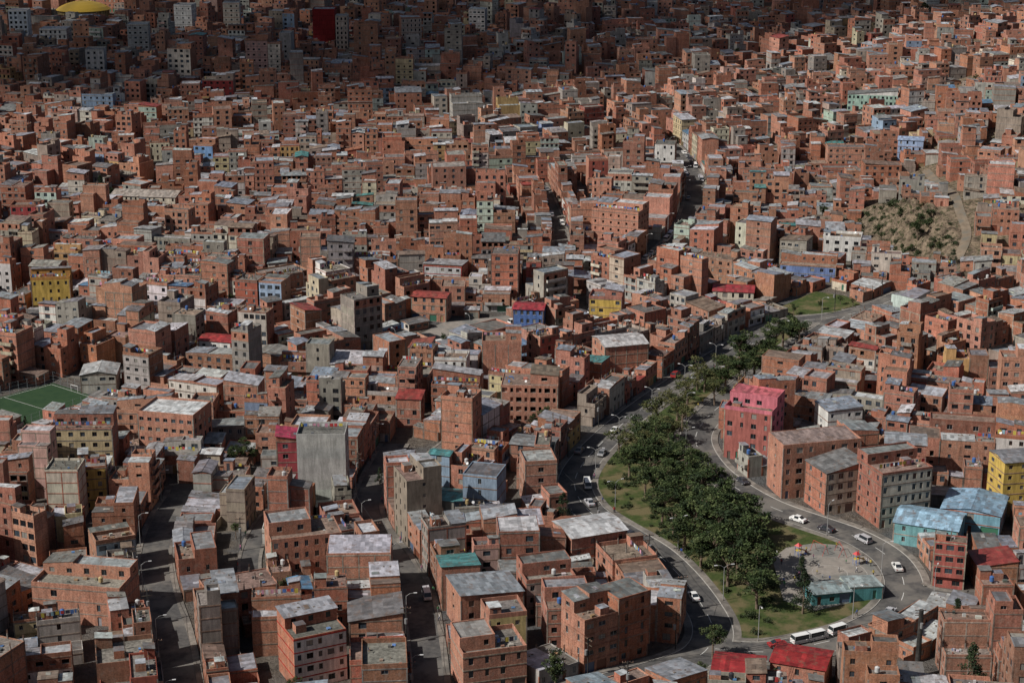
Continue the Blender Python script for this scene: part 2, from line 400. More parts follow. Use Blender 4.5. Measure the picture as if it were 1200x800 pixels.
def block(mb,rng,x0,x1,y0,y1,zb,fl,fh,o,ground=True):
    sides=[((x0,y0),(x1,y0)),((x1,y0),(x1,y1)),((x1,y1),(x0,y1)),((x0,y1),(x0,y0))]
    nrm=((0,-1),(1,0),(0,1),(-1,0));ra=o.get('rot',0);sr,cr_=math.sin(ra),math.cos(ra)
    lod=o['lod'];frame=o['frame'];base=zb-(3.2 if ground else 0)
    for si,(a,b) in enumerate(sides):
        L=math.hypot(b[0]-a[0],b[1]-a[1])
        mat,cl=(o['fm'],o['fc']) if si==0 else (o['wm'],o['wc'])
        dn=o['win'][si];wny=nrm[si][0]*sr+nrm[si][1]*cr_
        away=wny>.62
        if away or dn<=0 or L<2:
            if away or lod or fl==1: wallf(mb,a,b,base,zb+fl*fh,[],mat,cl,.1,lod,None)
            else:
                for k in range(fl): wallf(mb,a,b,zb+k*fh if k else base,zb+(k+1)*fh,[],mat,jit(cl,rng,.08),.1,lod,None)
                if o['colm'] and L>5.5:
                    n=int(L/3.2);t=.13;dx,dy=(b[0]-a[0])/L,(b[1]-a[1])/L
                    for i in range(1,n):
                        u=L*i/n;cx,cy=a[0]+dx*u,a[1]+dy*u
                        hx=t if abs(dx)>.5 else .03;hy=.03 if abs(dx)>.5 else t
                        mb.box(cx-hx,cx+hx,cy-hy,cy+hy,base,zb+fl*fh-.25,CONC,o['slabc'])
            continue
        cols=wincols(L,rng,dn);sill=rng.choice([.7,.9,1.0]);hh=rng.choice([1.0,1.2,1.35,1.5])
        if si in(1,3) and dn<.5: hh=.8;sill=1.3
        for k in range(fl):
            z=zb+k*fh;ops=[]
            raw=(si==0 and o.get('topraw') and k>=fl-o['topraw'] and fl>1)
            m2,c2=(BRICK,jit(o['wc'] if o['wm']==BRICK else BRK[0],rng,.05)) if raw else (mat,jit(cl,rng,.06) if mat==BRICK else cl)
            op=o.get('open') or raw
            for ci,(u0,u1) in enumerate(cols):
                if k==0 and si==0 and ground:
                    cc=jit(rng.choice([(.1,.08,.07),(.3,.3,.32),(.08,.12,.2),(.15,.05,.03),(.25,.18,.1),(.05,.15,.1)]),rng)
                    c0=(u0+u1)/2
                    if rng.random()<.35 and u1-u0>.6: ops.append((c0-.45,c0+.45,z+.02,z+2.1,PAINT,cc));continue
                    if rng.random()<.35 and L/len(cols)>2.3:
                        w2=L/len(cols)/2-.25;ops.append((c0-w2,c0+w2,z+.02,z+2.3,PAINT,cc));continue
                if rng.random()<.12: continue
                g=rng.random()
                gc=(.012,.014,.017) if g<.62 else ((.045,.06,.075) if g<.86 else (.22,.21,.19))
                if op: gc=(.008,.007,.006)  # unglazed opening: near-black backing panel, the dark interior put into its colour
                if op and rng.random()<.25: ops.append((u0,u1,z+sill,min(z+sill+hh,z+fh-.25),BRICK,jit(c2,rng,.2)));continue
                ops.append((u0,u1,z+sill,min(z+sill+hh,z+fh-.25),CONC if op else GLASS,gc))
            wallf(mb,a,b,z if k else base,z+fh,ops,m2,c2,.5 if op else .16,lod,frame)
    if o['slab']:
        sc_=o['slabc'];pr=.05
        for k in range(1,fl+1):
            z=zb+k*fh
            mb.box(x0-pr,x1+pr,y0-pr,y1+pr,z-.24,z-.02 if k<fl else z+.01,CONC,sc_,bot=True)
    if o['colm'] and lod==0:
        t=.28;pr=.03
        for (a_,b_) in ((x0-pr,y0-pr),(x1-t+pr,y0-pr),(x1-t+pr,y1-t+pr),(x0-pr,y1-t+pr)):
            mb.box(a_,a_+t,b_,b_+t,base,zb+fl*fh-.245,CONC,o['slabc'])
    if not ground: mb.poly([(x0,y1,zb),(x1,y1,zb),(x1,y0,zb),(x0,y0,zb)],CONC,CON)
def slabroof(mb,x0,x1,y0,y1,zf,ov,mat,c,th=.07):
    X=(x0-ov,x1+ov);Y=(y0-ov,y1+ov)
    t=[(X[0],Y[0]),(X[1],Y[0]),(X[1],Y[1]),(X[0],Y[1])]
    up=[(x,y,zf(x,y)+th) for x,y in t];dn=[(x,y,zf(x,y)) for x,y in t]
    mb.poly(up,mat,c);mb.poly(dn[::-1],mat,c)
    for i in range(4):
        j=(i+1)%4;mb.poly([dn[i],dn[j],up[j],up[i]],mat,c)
def infill(mb,x0,x1,y0,y1,z,zf,mat,c):
    t=[(x0,y0),(x1,y0),(x1,y1),(x0,y1)]
    for i in range(4):
        a=t[i];b=t[(i+1)%4]
        mb.poly([(a[0],a[1],z),(b[0],b[1],z),(b[0],b[1],zf(*b)),(a[0],a[1],zf(*a))],mat,c)
def parapet(mb,x0,x1,y0,y1,z,h,mat,c,t=.15):
    mb.box(x0,x1,y0,y0+t,z,z+h,mat,c);mb.box(x0,x1,y1-t,y1,z,z+h,mat,c)
    mb.box(x0,x0+t,y0+t+.002,y1-t-.002,z,z+h-.004,mat,c);mb.box(x1-t,x1,y0+t+.002,y1-t-.002,z,z+h-.004,mat,c)
def tilt(rng,x0,x1,y0,y1,z,amt):
    d=rng.randrange(4);s=rng.uniform(.06,.17)
    if d==0: return lambda x,y:z+(x-x0)*s*amt
    if d==1: return lambda x,y:z+(x1-x)*s*amt
    if d==2: return lambda x,y:z+(y-y0)*s*amt
    return lambda x,y:z+(y1-y)*s*amt
def clutter(mb,rng,x0,x1,y0,y1,z,lod):
    w,d=x1-x0,y1-y0
    if w<2 or d<2: return
    def rp(m=.7): return rng.uniform(x0+m,x1-m),rng.uniform(y0+m,y1-m)
    if rng.random()<.35:
        x,y=rp(.8);c=rng.choice([(.03,.03,.035),(.05,.12,.3),(.4,.3,.15),(.45,.45,.45)])
        mb.cyl(x,y,z,z+.5,.35,.35,8,CONC,CON,False);mb.cyl(x,y,z+.5,z+1.5,.5,.5,10,PAINT,c,False);mb.cyl(x,y,z+1.5,z+1.72,.5,.15,10,PAINT,c)
    if rng.random()<.35:
        x,y=rng.uniform(x0,max(x0,x1-2.4)),rng.uniform(y0,max(y0,y1-2.2));c=jit(rng.choice(ROOFC),rng,.2)
        mb.box(x,x+min(w,2.2),y,y+min(d,2),z,z+1.7,BRICK,jit(rng.choice(BRK),rng),c,METAL)
    if lod==0:
        for _ in range(rng.randrange(1,9)):
            x,y=rp();s=rng.uniform(.1,.5);c=jit(rng.choice([(.3,.25,.2),(.1,.1,.1),(.35,.15,.1),(.4,.4,.38),(.1,.2,.4),(.25,.16,.1)]),rng,.3)
            mb.box(x-s,x+s*rng.uniform(.5,1.5),y-s,y+s*.6,z,z+rng.uniform(.1,.7),PAINT,c)
        if rng.random()<.3:
            x,y=rp();mb.tube((x,y,z),(x,y,z+rng.uniform(1,3)),.03,.02,4,PAINT,(.3,.3,.3))
            mb.tube((x-.02,y-.1,z+.9),(x-.06,y-.25,z+1.0),.08,.36,9,PAINT,(.5,.5,.5))
        if rng.random()<.4 and w>3:
            y=rng.uniform(y0+.5,y1-.5);xx=x0+.4
            mb.box(x0+.3,x0+.36,y,y+.06,z,z+1.9,PAINT,(.2,.2,.2));mb.box(x1-.36,x1-.3,y,y+.06,z,z+1.9,PAINT,(.2,.2,.2))
            mb.tube((x0+.33,y+.03,z+1.8),(x1-.33,y+.03,z+1.8),.015,.015,3,PAINT,(.3,.3,.3))
            while xx<x1-1:
                ww=rng.uniform(.35,.9);c=rng.choice([(.7,.7,.7),(.1,.2,.5),(.5,.06,.06),(.6,.5,.1),(.05,.05,.08),(.3,.5,.6),(.6,.3,.4)])
                h=rng.uniform(.6,1.1)
                if xx+ww<x1-.4: mb.poly([(xx,y+.03,z+1.78-h),(xx+ww,y+.05,z+1.78-h),(xx+ww,y+.03,z+1.78),(xx,y+.03,z+1.78)],PLAS,c)
                xx+=ww+rng.uniform(.05,.5)
def roof(mb,rng,x0,x1,y0,y1,z,kind,o,sub=False):
    lod=o['lod'];rc=jit(o.get('rc') or rng.choice(ROOFC),rng,.12);wm,wc=o['wm'],o['wc'];cr=jit(rng.choice([(.22,.2,.18),(.16,.15,.14),(.26,.19,.15),(.22,.16,.13)]),rng,.15)
    w,d=x1-x0,y1-y0;i=.02
    if kind=='metal' and not sub and not o.get('rc') and max(w,d)>6.2 and rng.random()<.75:
        t=rng.uniform(.35,.65)
        k2=rng.choice(['metal','sunk','terrace','metal'])
        if w>d: xm=x0+w*t;roof(mb,rng,x0,xm-.01,y0,y1,z,'metal',o,True);roof(mb,rng,xm+.01,x1,y0,y1,z+(rng.uniform(.1,.7) if k2=='metal' else 0),k2,o,True)
        else: ym=y0+d*t;roof(mb,rng,x0,x1,y0,ym-.01,z,k2,o,True);roof(mb,rng,x0,x1,ym+.01,y1,z+rng.uniform(.1,.7),'metal',o,True)
        if k2=='metal': mb.poly([(x0+.03,y0+.03,z-.01),(x1-.03,y0+.03,z-.01),(x1-.03,y1-.03,z-.01),(x0+.03,y1-.03,z-.01)],CONC,cr)
        return
    if kind=='metal':
        zf=tilt(rng,x0,x1,y0,y1,z+.12,1);infill(mb,x0+i,x1-i,y0+i,y1-i,z-.7 if sub else z,zf,wm,wc);slabroof(mb,x0,x1,y0,y1,zf,rng.uniform(.0,.08) if sub else rng.uniform(.1,.35),METAL,rc)
        if lod==0 and rng.random()<.7:
            for _ in range(rng.randrange(2,8)):
                x=rng.uniform(x0+.4,x1-.6);y=rng.uniform(y0+.4,y1-.5);zz=zf(x,y)+.075;s=rng.uniform(.08,.25)
                mb.box(x-s,x+s,y-s*.7,y+s*.7,zz-.05,zz+.14,CONC,(.2,.17,.14))
        if rng.random()<.35 and w>3.2 and d>3.2:
            x=rng.uniform(x0+.5,x1-1.6);y=rng.uniform(y0+.5,y1-1.9);c=jit(rng.choice(ROOFC+[(.5,.5,.45)]),rng,.2)
            slabroof(mb,x,x+.9,y,y+1.6,lambda a,b_:zf(a,b_)+.08,0,METAL,c)
    elif kind=='sunk':
        ph=rng.uniform(.35,.9);parapet(mb,x0,x1,y0,y1,z,ph,wm,wc)
        zf=tilt(rng,x0,x1,y0,y1,z+.05,.4)
        slabroof(mb,x0+.17,x1-.17,y0+.17,y1-.17,zf,0,METAL,rc)
        mb.poly([(x0,y0,z),(x1,y0,z),(x1,y1,z),(x0,y1,z)],CONC,cr)
    elif kind=='gable':
        rise=rng.uniform(.12,.24);c2=tuple(a*.93 for a in rc);ov=.3;zz=z+.02
        if w>d:
            ym=(y0+y1)/2;hr=d/2*rise
            mb.poly([(x0-ov,y0-ov,zz-ov*rise),(x1+ov,y0-ov,zz-ov*rise),(x1+ov,ym,zz+hr),(x0-ov,ym,zz+hr)],METAL,rc)
            mb.poly([(x1+ov,y1+ov,zz-ov*rise),(x0-ov,y1+ov,zz-ov*rise),(x0-ov,ym,zz+hr),(x1+ov,ym,zz+hr)],METAL,c2)
            mb.box(x0-ov,x1+ov,ym-.12,ym+.12,zz+hr-.01,zz+hr+.05,METAL,c2)
            for x in (x0+i,x1-i): mb.poly([(x,y0,z),(x,y1,z),(x,ym,zz+hr)],wm,wc)
        else:
            xm=(x0+x1)/2;hr=w/2*rise
            mb.poly([(x0-ov,y1+ov,zz-ov*rise),(x0-ov,y0-ov,zz-ov*rise),(xm,y0-ov,zz+hr),(xm,y1+ov,zz+hr)],METAL,rc)
            mb.poly([(x1+ov,y0-ov,zz-ov*rise),(x1+ov,y1+ov,zz-ov*rise),(xm,y1+ov,zz+hr),(xm,y0-ov,zz+hr)],METAL,c2)
            mb.box(xm-.12,xm+.12,y0-ov,y1+ov,zz+hr-.01,zz+hr+.05,METAL,c2)
            for y in (y0+i,y1-i): mb.poly([(x0,y,z),(x1,y,z),(xm,y,zz+hr)],wm,wc)
    else:
        mb.poly([(x0,y0,z+.012),(x1,y0,z+.012),(x1,y1,z+.012),(x0,y1,z+.012)],CONC,cr);z+=.012
        ph=rng.choice([.25,.5,.9,1.0]);parapet(mb,x0,x1,y0,y1,z,ph,wm if rng.random()<.7 else o['fm'],wc)
        a0,a1,b0,b1=x0+.2,x1-.2,y0+.2,y1-.2
        if kind=='half' and d>4 and w>3.5 and not o.get('low'):
            fr=rng.uniform(.4,.65);rh=rng.uniform(2.1,2.7)
            o2=dict(o);o2['slab']=False;o2['colm']=False
            if rng.random()<.5: rx0,rx1,ry0,ry1=x0+.01,x1-.01,y1-d*fr,y1-.01;b1=ry0-.1
            elif rng.random()<.5: rx0,rx1,ry0,ry1=x0+.01,x0+w*fr,y0+d*.25,y1-.01;a0=rx1+.1
            else: rx0,rx1,ry0,ry1=x1-w*fr,x1-.01,y0+d*.2,y1-.01;a1=rx0-.1
            o2['fm'],o2['fc']=o['wm'],o['wc'];o2['win']=(.8,rng.choice([0,.5]),rng.choice([0,.6]),rng.choice([0,.5]))
            block(mb,rng,rx0,rx1,ry0,ry1,z,1,rh,o2,False)
            roof(mb,rng,rx0,rx1,ry0,ry1,z+rh,rng.choice(['metal','metal','sunk']),o)
        elif kind=='terrace' and w>3 and d>3:
            if rng.random()<.6 and not sub:
                sw=min(2.4,w*.4);sd=min(3.2,d*.4);sx=rng.choice([x0+.16,x1-.16-sw]);sy=rng.choice([y1-.16-sd,y0+.16]);
                mb.box(sx,sx+sw,sy,sy+sd,z,z+2.2,wm,wc,cr,CONC)
                zf=tilt(rng,sx,sx+sw,sy,sy+sd,z+2.2,1);slabroof(mb,sx,sx+sw,sy,sy+sd,zf,.15,METAL,rc)
                infill(mb,sx,sx+sw,sy,sy+sd,z+2.2,zf,wm,wc)
                mb.box(sx+sw*.3,sx+sw*.3+.8,sy-.03,sy-.001,z+.03,z+1.95,PAINT,(.05,.05,.06))
            if rng.random()<.5:
                for xx in np.linspace(x0+.15,x1-.15,max(2,int(w/3.5)+1)):
                    for yy in (y0+.15,(y0+y1)/2,y1-.15):
                        h=rng.uniform(.7,1.8)
                        if lod==0:
                            for ax in (-.09,.09):
                                mb.box(xx+ax-.025,xx+ax+.025,yy-.1,yy-.05,z,z+ph+h,PAINT,(.12,.07,.05));mb.box(xx+ax-.025,xx+ax+.025,yy+.05,yy+.1,z,z+ph+h*.9,PAINT,(.12,.07,.05))
                        mb.box(xx-.12,xx+.12,yy-.12,yy+.12,z,z+ph+h*.5,CONC,CON)
        clutter(mb,rng,a0,a1,b0,b1,z,lod)
def build(rng,w,d,fl,o):
    mb=MB();fh=o.get('fh') or rng.uniform(2.5,2.95)
    x0,x1,y0,y1=-w/2+.03,w/2-.03,-d/2+.03,d/2-.03
    kind=o.get('roof') or rng.choices(['metal','sunk','gable','terrace','half'],[28,15,6,27,24])[0]
    if o.get('low') and kind=='half': kind='metal'
    if o.get('split') and d>7 and fl>=2:
        ys=y0+(y1-y0)*rng.uniform(.42,.65);f2=max(1,fl-rng.choice([1,1,2]))
        o2=dict(o);o2['fm'],o2['fc']=o['wm'],o['wc'];o2['slabc']=o['slabc']
        if rng.random()<.5: xa,xb=(x0,x1)
        elif rng.random()<.5: xa,xb=(x0,x0+(x1-x0)*rng.uniform(.5,.8))
        else: xa,xb=(x1-(x1-x0)*rng.uniform(.5,.8),x1)
        block(mb,rng,xa,xb,ys+.03,y1,0,f2,fh,o2)
        roof(mb,rng,xa,xb,ys+.03,y1,f2*fh,rng.choice(['metal','sunk','terrace','metal']),o2)
        if xb-xa<(x1-x0)-1:
            mb.box(xb+.01 if xa==x0 else x0,x1 if xa==x0 else xa-.01,y1-.15,y1-.01,-3,2.2,BRICK,o['wc'])
        y1=ys
    if o.get('over') and fl>=2:
        block(mb,rng,x0,x1,y0+.7,y1,0,1,fh,o)
        block(mb,rng,x0,x1,y0,y1,fh+.003,fl-1,fh,o,False)
    else:
        block(mb,rng,x0,x1,y0,y1,0,fl,fh,o)
    roof(mb,rng,x0,x1,y0,y1,fl*fh+.003,kind,o)
    if o.get('balc') and fl>=2:
        bw=(x1-x0)*rng.uniform(.35,.9);bx=rng.uniform(x0,x1-bw);c=o['fc'] if rng.random()<.5 else jit(rng.choice(PNT),rng)
        for k in range(1,fl):
            z=k*fh
            mb.box(bx,bx+bw,y0-1.0,y0-.06,z-.15,z+.05,CONC,CON,bot=True)
            mb.box(bx,bx+bw,y0-1.0,y0-.9,z+.052,z+.95,PLAS,c,bot=True)
            mb.box(bx,bx+.1,y0-.898,y0-.06,z+.052,z+.94,PLAS,c);mb.box(bx+bw-.1,bx+bw,y0-.898,y0-.06,z+.052,z+.94,PLAS,c)
    return mb
def randopt(rng,lod,y):
    bc=jit(rng.choice(BRK),rng,.16);o=dict(lod=lod,wm=BRICK,wc=bc,fm=BRICK,fc=bc)
    r=rng.random()
    if r<.26: o['fm']=PLAS;o['fc']=jit(rng.choice(PNT),rng,.14)
    elif r<.33: o['fm']=o['wm']=PLAS;o['fc']=jit(rng.choice(PNT),rng,.14);o['wc']=o['fc']
    elif r<.46:
        o['wm']=PLAS;o['wc']=jit(rng.choice([(.27,.245,.22),(.34,.31,.27),(.3,.24,.2),(.4,.38,.35)]),rng);o['fm']=PLAS;o['fc']=o['wc']
    if o['fm']==PLAS and rng.random()<.3: o['topraw']=1
    o['win']=(rng.choice([1,1,1.15,.8]),rng.choice([0,0,0,.35,.6,.9]),rng.choice([0,.5,.8,1]),rng.choice([0,0,0,.35,.6,.9]))
    o['frame']=rng.choice([(.6,.6,.58),(.06,.05,.05),(.06,.05,.05),(.25,.25,.25),(.18,.09,.05)])
    o['slab']=rng.random()<.75;o['colm']=rng.random()<.65
    o['slabc']=jit(rng.choice([CON,(.3,.2,.155),(.33,.28,.235),bc,(.22,.17,.14)]),rng)
    o['split']=rng.random()<.5;o['over']=rng.random()<.35;o['balc']=rng.random()<.14
    if o['fm']==BRICK and rng.random()<.07: o['open']=True
    if rng.random()<.025: o['rc']=rng.choice([(.27,.05,.04),(.25,.07,.05),(.07,.22,.22),(.1,.2,.32),(.3,.13,.08)]);o['roof']=rng.choice(['metal','gable'])
    return o
SPEC=[];PR=[]
def protect(px0,px1,yb): PR.append((px0,px1,yb))
PK=(.58,.18,.22);YEL=(.6,.42,.11);CR=(.6,.54,.44);WH=(.68,.67,.64);GY=(.42,.42,.4)
def opt(**k):
    o=randopt(R,0,0);o.update(split=False,over=False,balc=False,rc=None,roof=None,open=False,topraw=0)
    if 'c' in k: o['fm']=PLAS;o['fc']=k.pop('c')
    else: o['fm']=BRICK;o['fc']=o['wc']=jit(BRK[1],R,.05);o['wm']=BRICK
    if 'cw' in k: o['wm']=PLAS;o['wc']=k.pop('cw')
    o.update(k);return o
LM=[
 (396,508,12,9,7,0,opt(c=GY,cw=GY,win=(0,.6,0,0),slab=False,colm=False,roof='terrace'),'apartment_building'),
 (343,516,9,8,5,5,opt(c=(.36,.07,.08),win=(.8,0,0,0),roof='metal',rc=(.4,.05,.1)),'plastered_house'),
 (200,486,16,12,5,-14,opt(win=(1.1,.8,.5,.9),roof='sunk',rc=(.55,.57,.57)),'apartment_building'),
 (621,362,10,9,4,-8,opt(c=(.1,.18,.42),cw=(.12,.2,.4),win=(1.25,.8,.5,1),roof='gable',rc=(.34,.04,.05),frame=(.75,.75,.75)),'painted_house'),
 (57,328,13,8,4,8,opt(c=YEL,cw=(.5,.26,.08),win=(1.3,.6,.5,.5)),'painted_house'),
 (885,482,13,12,5,-24,opt(c=(.38,.13,.11),cw=PK,win=(1,.7,.5,1),roof='half',rc=(.45,.12,.14)),'painted_house'),
 (962,522,21,10,5,14,opt(win=(1.1,.5,.5,.4),roof='sunk',rc=(.25,.2,.17)),'apartment_building'),
 (980,553,11,10,4,22,opt(c=CR,win=(1.2,.7,.5,.5),roof='metal'),'apartment_building'),
 (1040,563,14,12,5,20,opt(c=CR,win=(1.2,.8,.5,.9),roof='half'),'apartment_building'),
 (1150,600,14,14,2,-22,opt(c=(.22,.42,.52),cw=(.25,.4,.52),win=(.7,.5,.5,.7),roof='gable',rc=(.24,.38,.5)),'school_building'),
 (1092,618,15,12,2,-22,opt(c=(.2,.42,.44),cw=(.2,.4,.48),win=(.7,.5,.5,.7),roof='gable',rc=(.28,.42,.54)),'school_building'),
 (878,737,11,9,2,-20,opt(roof='gable',rc=(.32,.03,.03)),'brick_house'),
 (918,750,10,9,2,-12,opt(roof='gable',rc=(.32,.03,.03)),'brick_house'),
 (1196,540,10,9,5,10,opt(c=YEL,cw=YEL,win=(1.2,.5,.5,.6)),'painted_house'),
 (972,695,9,6,1,12,opt(c=(.1,.3,.31),cw=(.1,.28,.3),win=(.9,0,0,.6),roof='gable',rc=(.25,.33,.34)),'pavilion'),
 (1012,690,8,6,1,12,opt(c=(.1,.3,.31),cw=(.4,.45,.4),win=(.9,0,0,.6),roof='metal',rc=(.3,.38,.37)),'pavilion'),
 (379,13,13,12,9,0,opt(c=(.24,.02,.022),cw=(.24,.02,.022),win=(0,0,0,0),slab=True,slabc=(.15,.015,.015),roof='sunk',rc=(.2,.2,.2)),'tower_block'),
 (400,20,7,10,8,0,opt(c=(.55,.46,.38),cw=(.5,.45,.38),win=(1.2,.8,0,0),roof='sunk',rc=(.2,.2,.2)),'tower_block'),
 (1025,112,24,10,3,-12,opt(c=(.35,.5,.42),cw=WH,win=(1.2,.6,.5,.6),roof='metal'),'school_building'),
 (431,643,14,10,4,2,opt(win=(0,0,0,0),roof='sunk',rc=(.42,.44,.46),colm=True,slab=True),'brick_house'),
 (246,662,15,9,3,24,opt(win=(1,.7,.5,1),roof='terrace'),'brick_house'),
 (352,628,16,10,4,16,opt(win=(1.2,.6,.5,.5),roof='half',slabc=(.5,.44,.32)),'apartment_building'),
 (110,683,20,11,3,-10,opt(win=(.35,0,0,.6),roof='half'),'brick_house'),
 (362,744,11,10,4,26,opt(c=WH,win=(1.2,.5,.5,0),roof='half',slabc=(.4,.04,.03)),'apartment_building'),
 (490,737,14,11,3,18,opt(win=(.9,.4,0,.4),roof='metal'),'brick_house'),
 (572,765,13,10,3,16,opt(win=(.9,.5,0,0),roof='half'),'brick_house'),
 (756,416,14,12,4,16,opt(win=(0,.8,.5,.5),roof='gable',rc=(.5,.51,.48)),'brick_house'),
 (588,402,12,10,4,0,opt(win=(0,.3,0,0),roof='half'),'brick_house'),
 (728,250,19,12,5,-24,opt(win=(1.1,.8,.5,1),roof='half',open=True),'unfinished_building'),
 (170,230,28,14,2,-8,opt(c=CR,win=(1.1,.6,.5,.6),roof='gable',rc=(.36,.31,.28)),'market_hall'),
 (622,452,16,11,4,-4,opt(win=(1.2,.6,.5,.6),roof='half',open=True),'unfinished_building'),
 (712,350,11,9,4,-10,opt(c=YEL,win=(1.1,.5,.5,.5),roof='half'),'painted_house'),
 (522,312,14,10,3,-12,opt(c=(.5,.5,.5),win=(1.3,.6,.5,.8),roof='metal',slabc=(.35,.04,.04)),'painted_house'),
 (292,330,8,9,4,-14,opt(c=(.38,.12,.08),win=(1.1,.5,.5,.5)),'painted_house'),
 (320,332,8,9,4,-14,opt(c=(.32,.42,.56),win=(1.2,.5,.5,.5)),'painted_house'),
 (72,552,8,8,5,0,opt(c=CR,cw=CR,win=(0,0,0,0),roof='terrace'),'plastered_house'),
 (104,548,7,8,4,12,opt(c=(.56,.38,.12),win=(1,0,0,0),roof='terrace'),'painted_house'),
 (990,280,14,9,3,-14,opt(c=WH,cw=WH,win=(.8,.6,.5,.8),roof='terrace'),'plastered_house'),
 (986,480,10,9,4,14,opt(c=WH,cw=WH,win=(1.2,.6,.5,.6),roof='metal',frame=(.1,.15,.3)),'apartment_building'),
 (950,312,20,9,2,-14,opt(c=(.17,.24,.45),win=(1,.5,.5,.5),roof='half'),'school_building'),
 (29,243,12,9,3,4,opt(c=(.42,.08,.08),win=(1,.5,.5,.5)),'painted_house'),
 (716,606,14,11,3,22,opt(win=(.9,.5,.5,.3),roof='gable',rc=(.5,.51,.5)),'brick_house'),
 (862,342,14,10,2,-10,opt(c=CR,win=(1,.5,.5,.5),roof='gable',rc=(.32,.04,.05)),'painted_house'),
 (255,400,11,8,2,-14,opt(c=WH,win=(1,.5,.5,.5),roof='gable',rc=(.33,.04,.04)),'painted_house'),
 (505,348,12,8,3,-12,opt(win=(1,.5,.5,.5),roof='gable',rc=(.26,.05,.04)),'brick_house'),
 (640,680,11,9,3,14,opt(c=(.46,.33,.28),win=(1,.5,.5,.5),roof='half'),'painted_house'),
 (590,722,8,8,3,14,opt(c=(.56,.46,.22),win=(1,.5,.5,.5),roof='terrace'),'painted_house'),
 (147,630,9,9,3,24,opt(c=(.4,.5,.54),win=(1.1,.6,.5,.6),roof='metal'),'painted_house'),
 (160,30,12,12,8,6,opt(c=(.45,.45,.43),cw=(.5,.48,.44),win=(1.1,.8,.5,.8),roof='sunk'),'tower_block'),
 (255,95,16,9,4,0,opt(c=(.3,.05,.05),win=(1,.5,.5,.5)),'painted_house'),
 (62,36,16,12,5,0,opt(c=(.6,.6,.58),cw=WH,win=(1,.8,.5,.8),roof='sunk'),'tower_block'),
 (480,22,12,12,7,10,opt(c=(.5,.42,.36),win=(1.1,.8,.5,.8),roof='sunk'),'tower_block'),
 (215,8,11,11,8,-6,opt(c=WH,cw=WH,win=(1.1,.8,.5,.8),roof='sunk'),'tower_block'),
 (270,5,10,11,8,4,opt(c=(.55,.5,.42),cw=(.6,.56,.5),win=(1.1,.8,.5,.8),roof='sunk'),'tower_block'),
 (20,14,11,11,8,4,opt(c=(.5,.55,.6),cw=WH,win=(1.1,.8,.5,.8),roof='sunk'),'tower_block'),
 (560,12,10,10,7,-8,opt(c=(.55,.52,.5),cw=(.5,.5,.48),win=(1.1,.8,.5,.8),roof='sunk'),'tower_block'),
 (110,60,10,10,6,4,opt(c=(.62,.6,.56),cw=(.5,.48,.45),win=(1.1,.8,.5,.8),roof='sunk'),'tower_block'),
 (815,180,9,10,4,-10,opt(c=WH,win=(1.1,.6,.5,.9)),'plastered_house'),
 (240,172,9,9,4,-10,opt(c=(.16,.28,.48),win=(1.1,.6,.5,.9)),'painted_house'),
 (1070,165,11,9,3,-14,opt(c=(.35,.45,.65),cw=WH,win=(.8,.5,.5,.8),roof='gable',rc=(.3,.36,.5)),'church'),
]
domex,domey=P(92,27);domey+=16;mark(domex,domey,37,37,0);protect(55,130,22)
for (px,pt_,w,d,fl,an,o,nm) in LM:
    H=fl*2.75;x,y=P(px,pt_,H);a=math.radians(an)
    y+=d/2*.9
    o['fh']=2.75
    o['lod']=1 if y>760 else 0
    ov=hit(x,y,w,d,a) and nm!='pavilion'
    if ov:
        for tr in range(120):
            xx=x+R.uniform(-1,1)*(1+tr*.12);yy=y+R.uniform(-1,1)*(1+tr*.2)
            if not hit(xx,yy,w,d,a,.7): x,y=xx,yy;ov=False;break
    if ov: continue
    mark(x,y,w,d,a);SPEC.append((x,y,w,d,a,fl,o,nm))
    s=proj(x,y,hg(x,y))[2];protect(px-w*s*.45,px+w*s*.45,pt_+H*s*.7)
UPX,UPY=P(1080,714,15);mark(UPX,UPY,1.6,1.6,0);protect(1070,1090,785)
for nm,r in RD.items():
    if nm in('avenue','ring_avenue','lane_a','lane_b','east_street','market_street','hill_track'):
        for q in (r['q'][::2] if nm!='market_street' else r['q'][10:55:5]):
            a,b_,s=proj(q[0],q[1],hg(*q));protect(a-5,a+5,b_+2)
for pol in (PLAY,PITCH,PLZ,TRI):
    for q in pol:
        a,b_,s=proj(q[0],q[1],hg(*q));protect(a-14,a+14,b_)
for p_ in ((5,482),(25,478),(45,474),(65,468),(85,466),(105,468)): protect(p_[0]-12,p_[0]+12,p_[1]+16)
for x,y in ((150,640),(148,655),(145,670),(143,685),(140,700)):
    a,b_,s=proj(x,y,hg(x,y));protect(a-25,a+25,b_+6)
PRA=np.array(PR)
PT=[(925,378,9,0),(908,396,9,0),(936,392,9,0),(868,410,10,0),(866,430,10,0),(826,440,9,1),(806,454,9,1),(794,470,10,1),(748,507,9,0),(766,514,10,0),(726,515,8,1),(738,540,9,0),(764,542,10,0),(787,540,11,0),(806,556,11,0),(770,566,10,0),(795,574,11,0),(824,570,11,0),(848,590,12,0),(815,600,12,0),(842,612,13,0),(870,592,11,0),(882,610,10,0),(838,634,12,0),(866,638,13,0),(884,662,11,0),(888,688,9,0),(854,660,10,0),(832,588,11,0),(782,556,10,0),(897,408,9,0),(918,388,9,0),(752,524,9,1),(818,438,9,1),(785,500,9,1),(776,590,9,0),(802,618,10,0),(822,640,9,0),(862,614,12,0),(810,540,9,0),(846,566,9,0),(884,424,9,0),(850,440,9,0),(838,455,9,1),(770,484,9,1),(878,640,11,0),(790,604,9,0),(756,560,9,0),(878,414,9,0),(848,425,9,1),(905,412,8,0),(800,484,9,1),(776,498,8,0),(758,536,10,0),(796,530,9,0)]
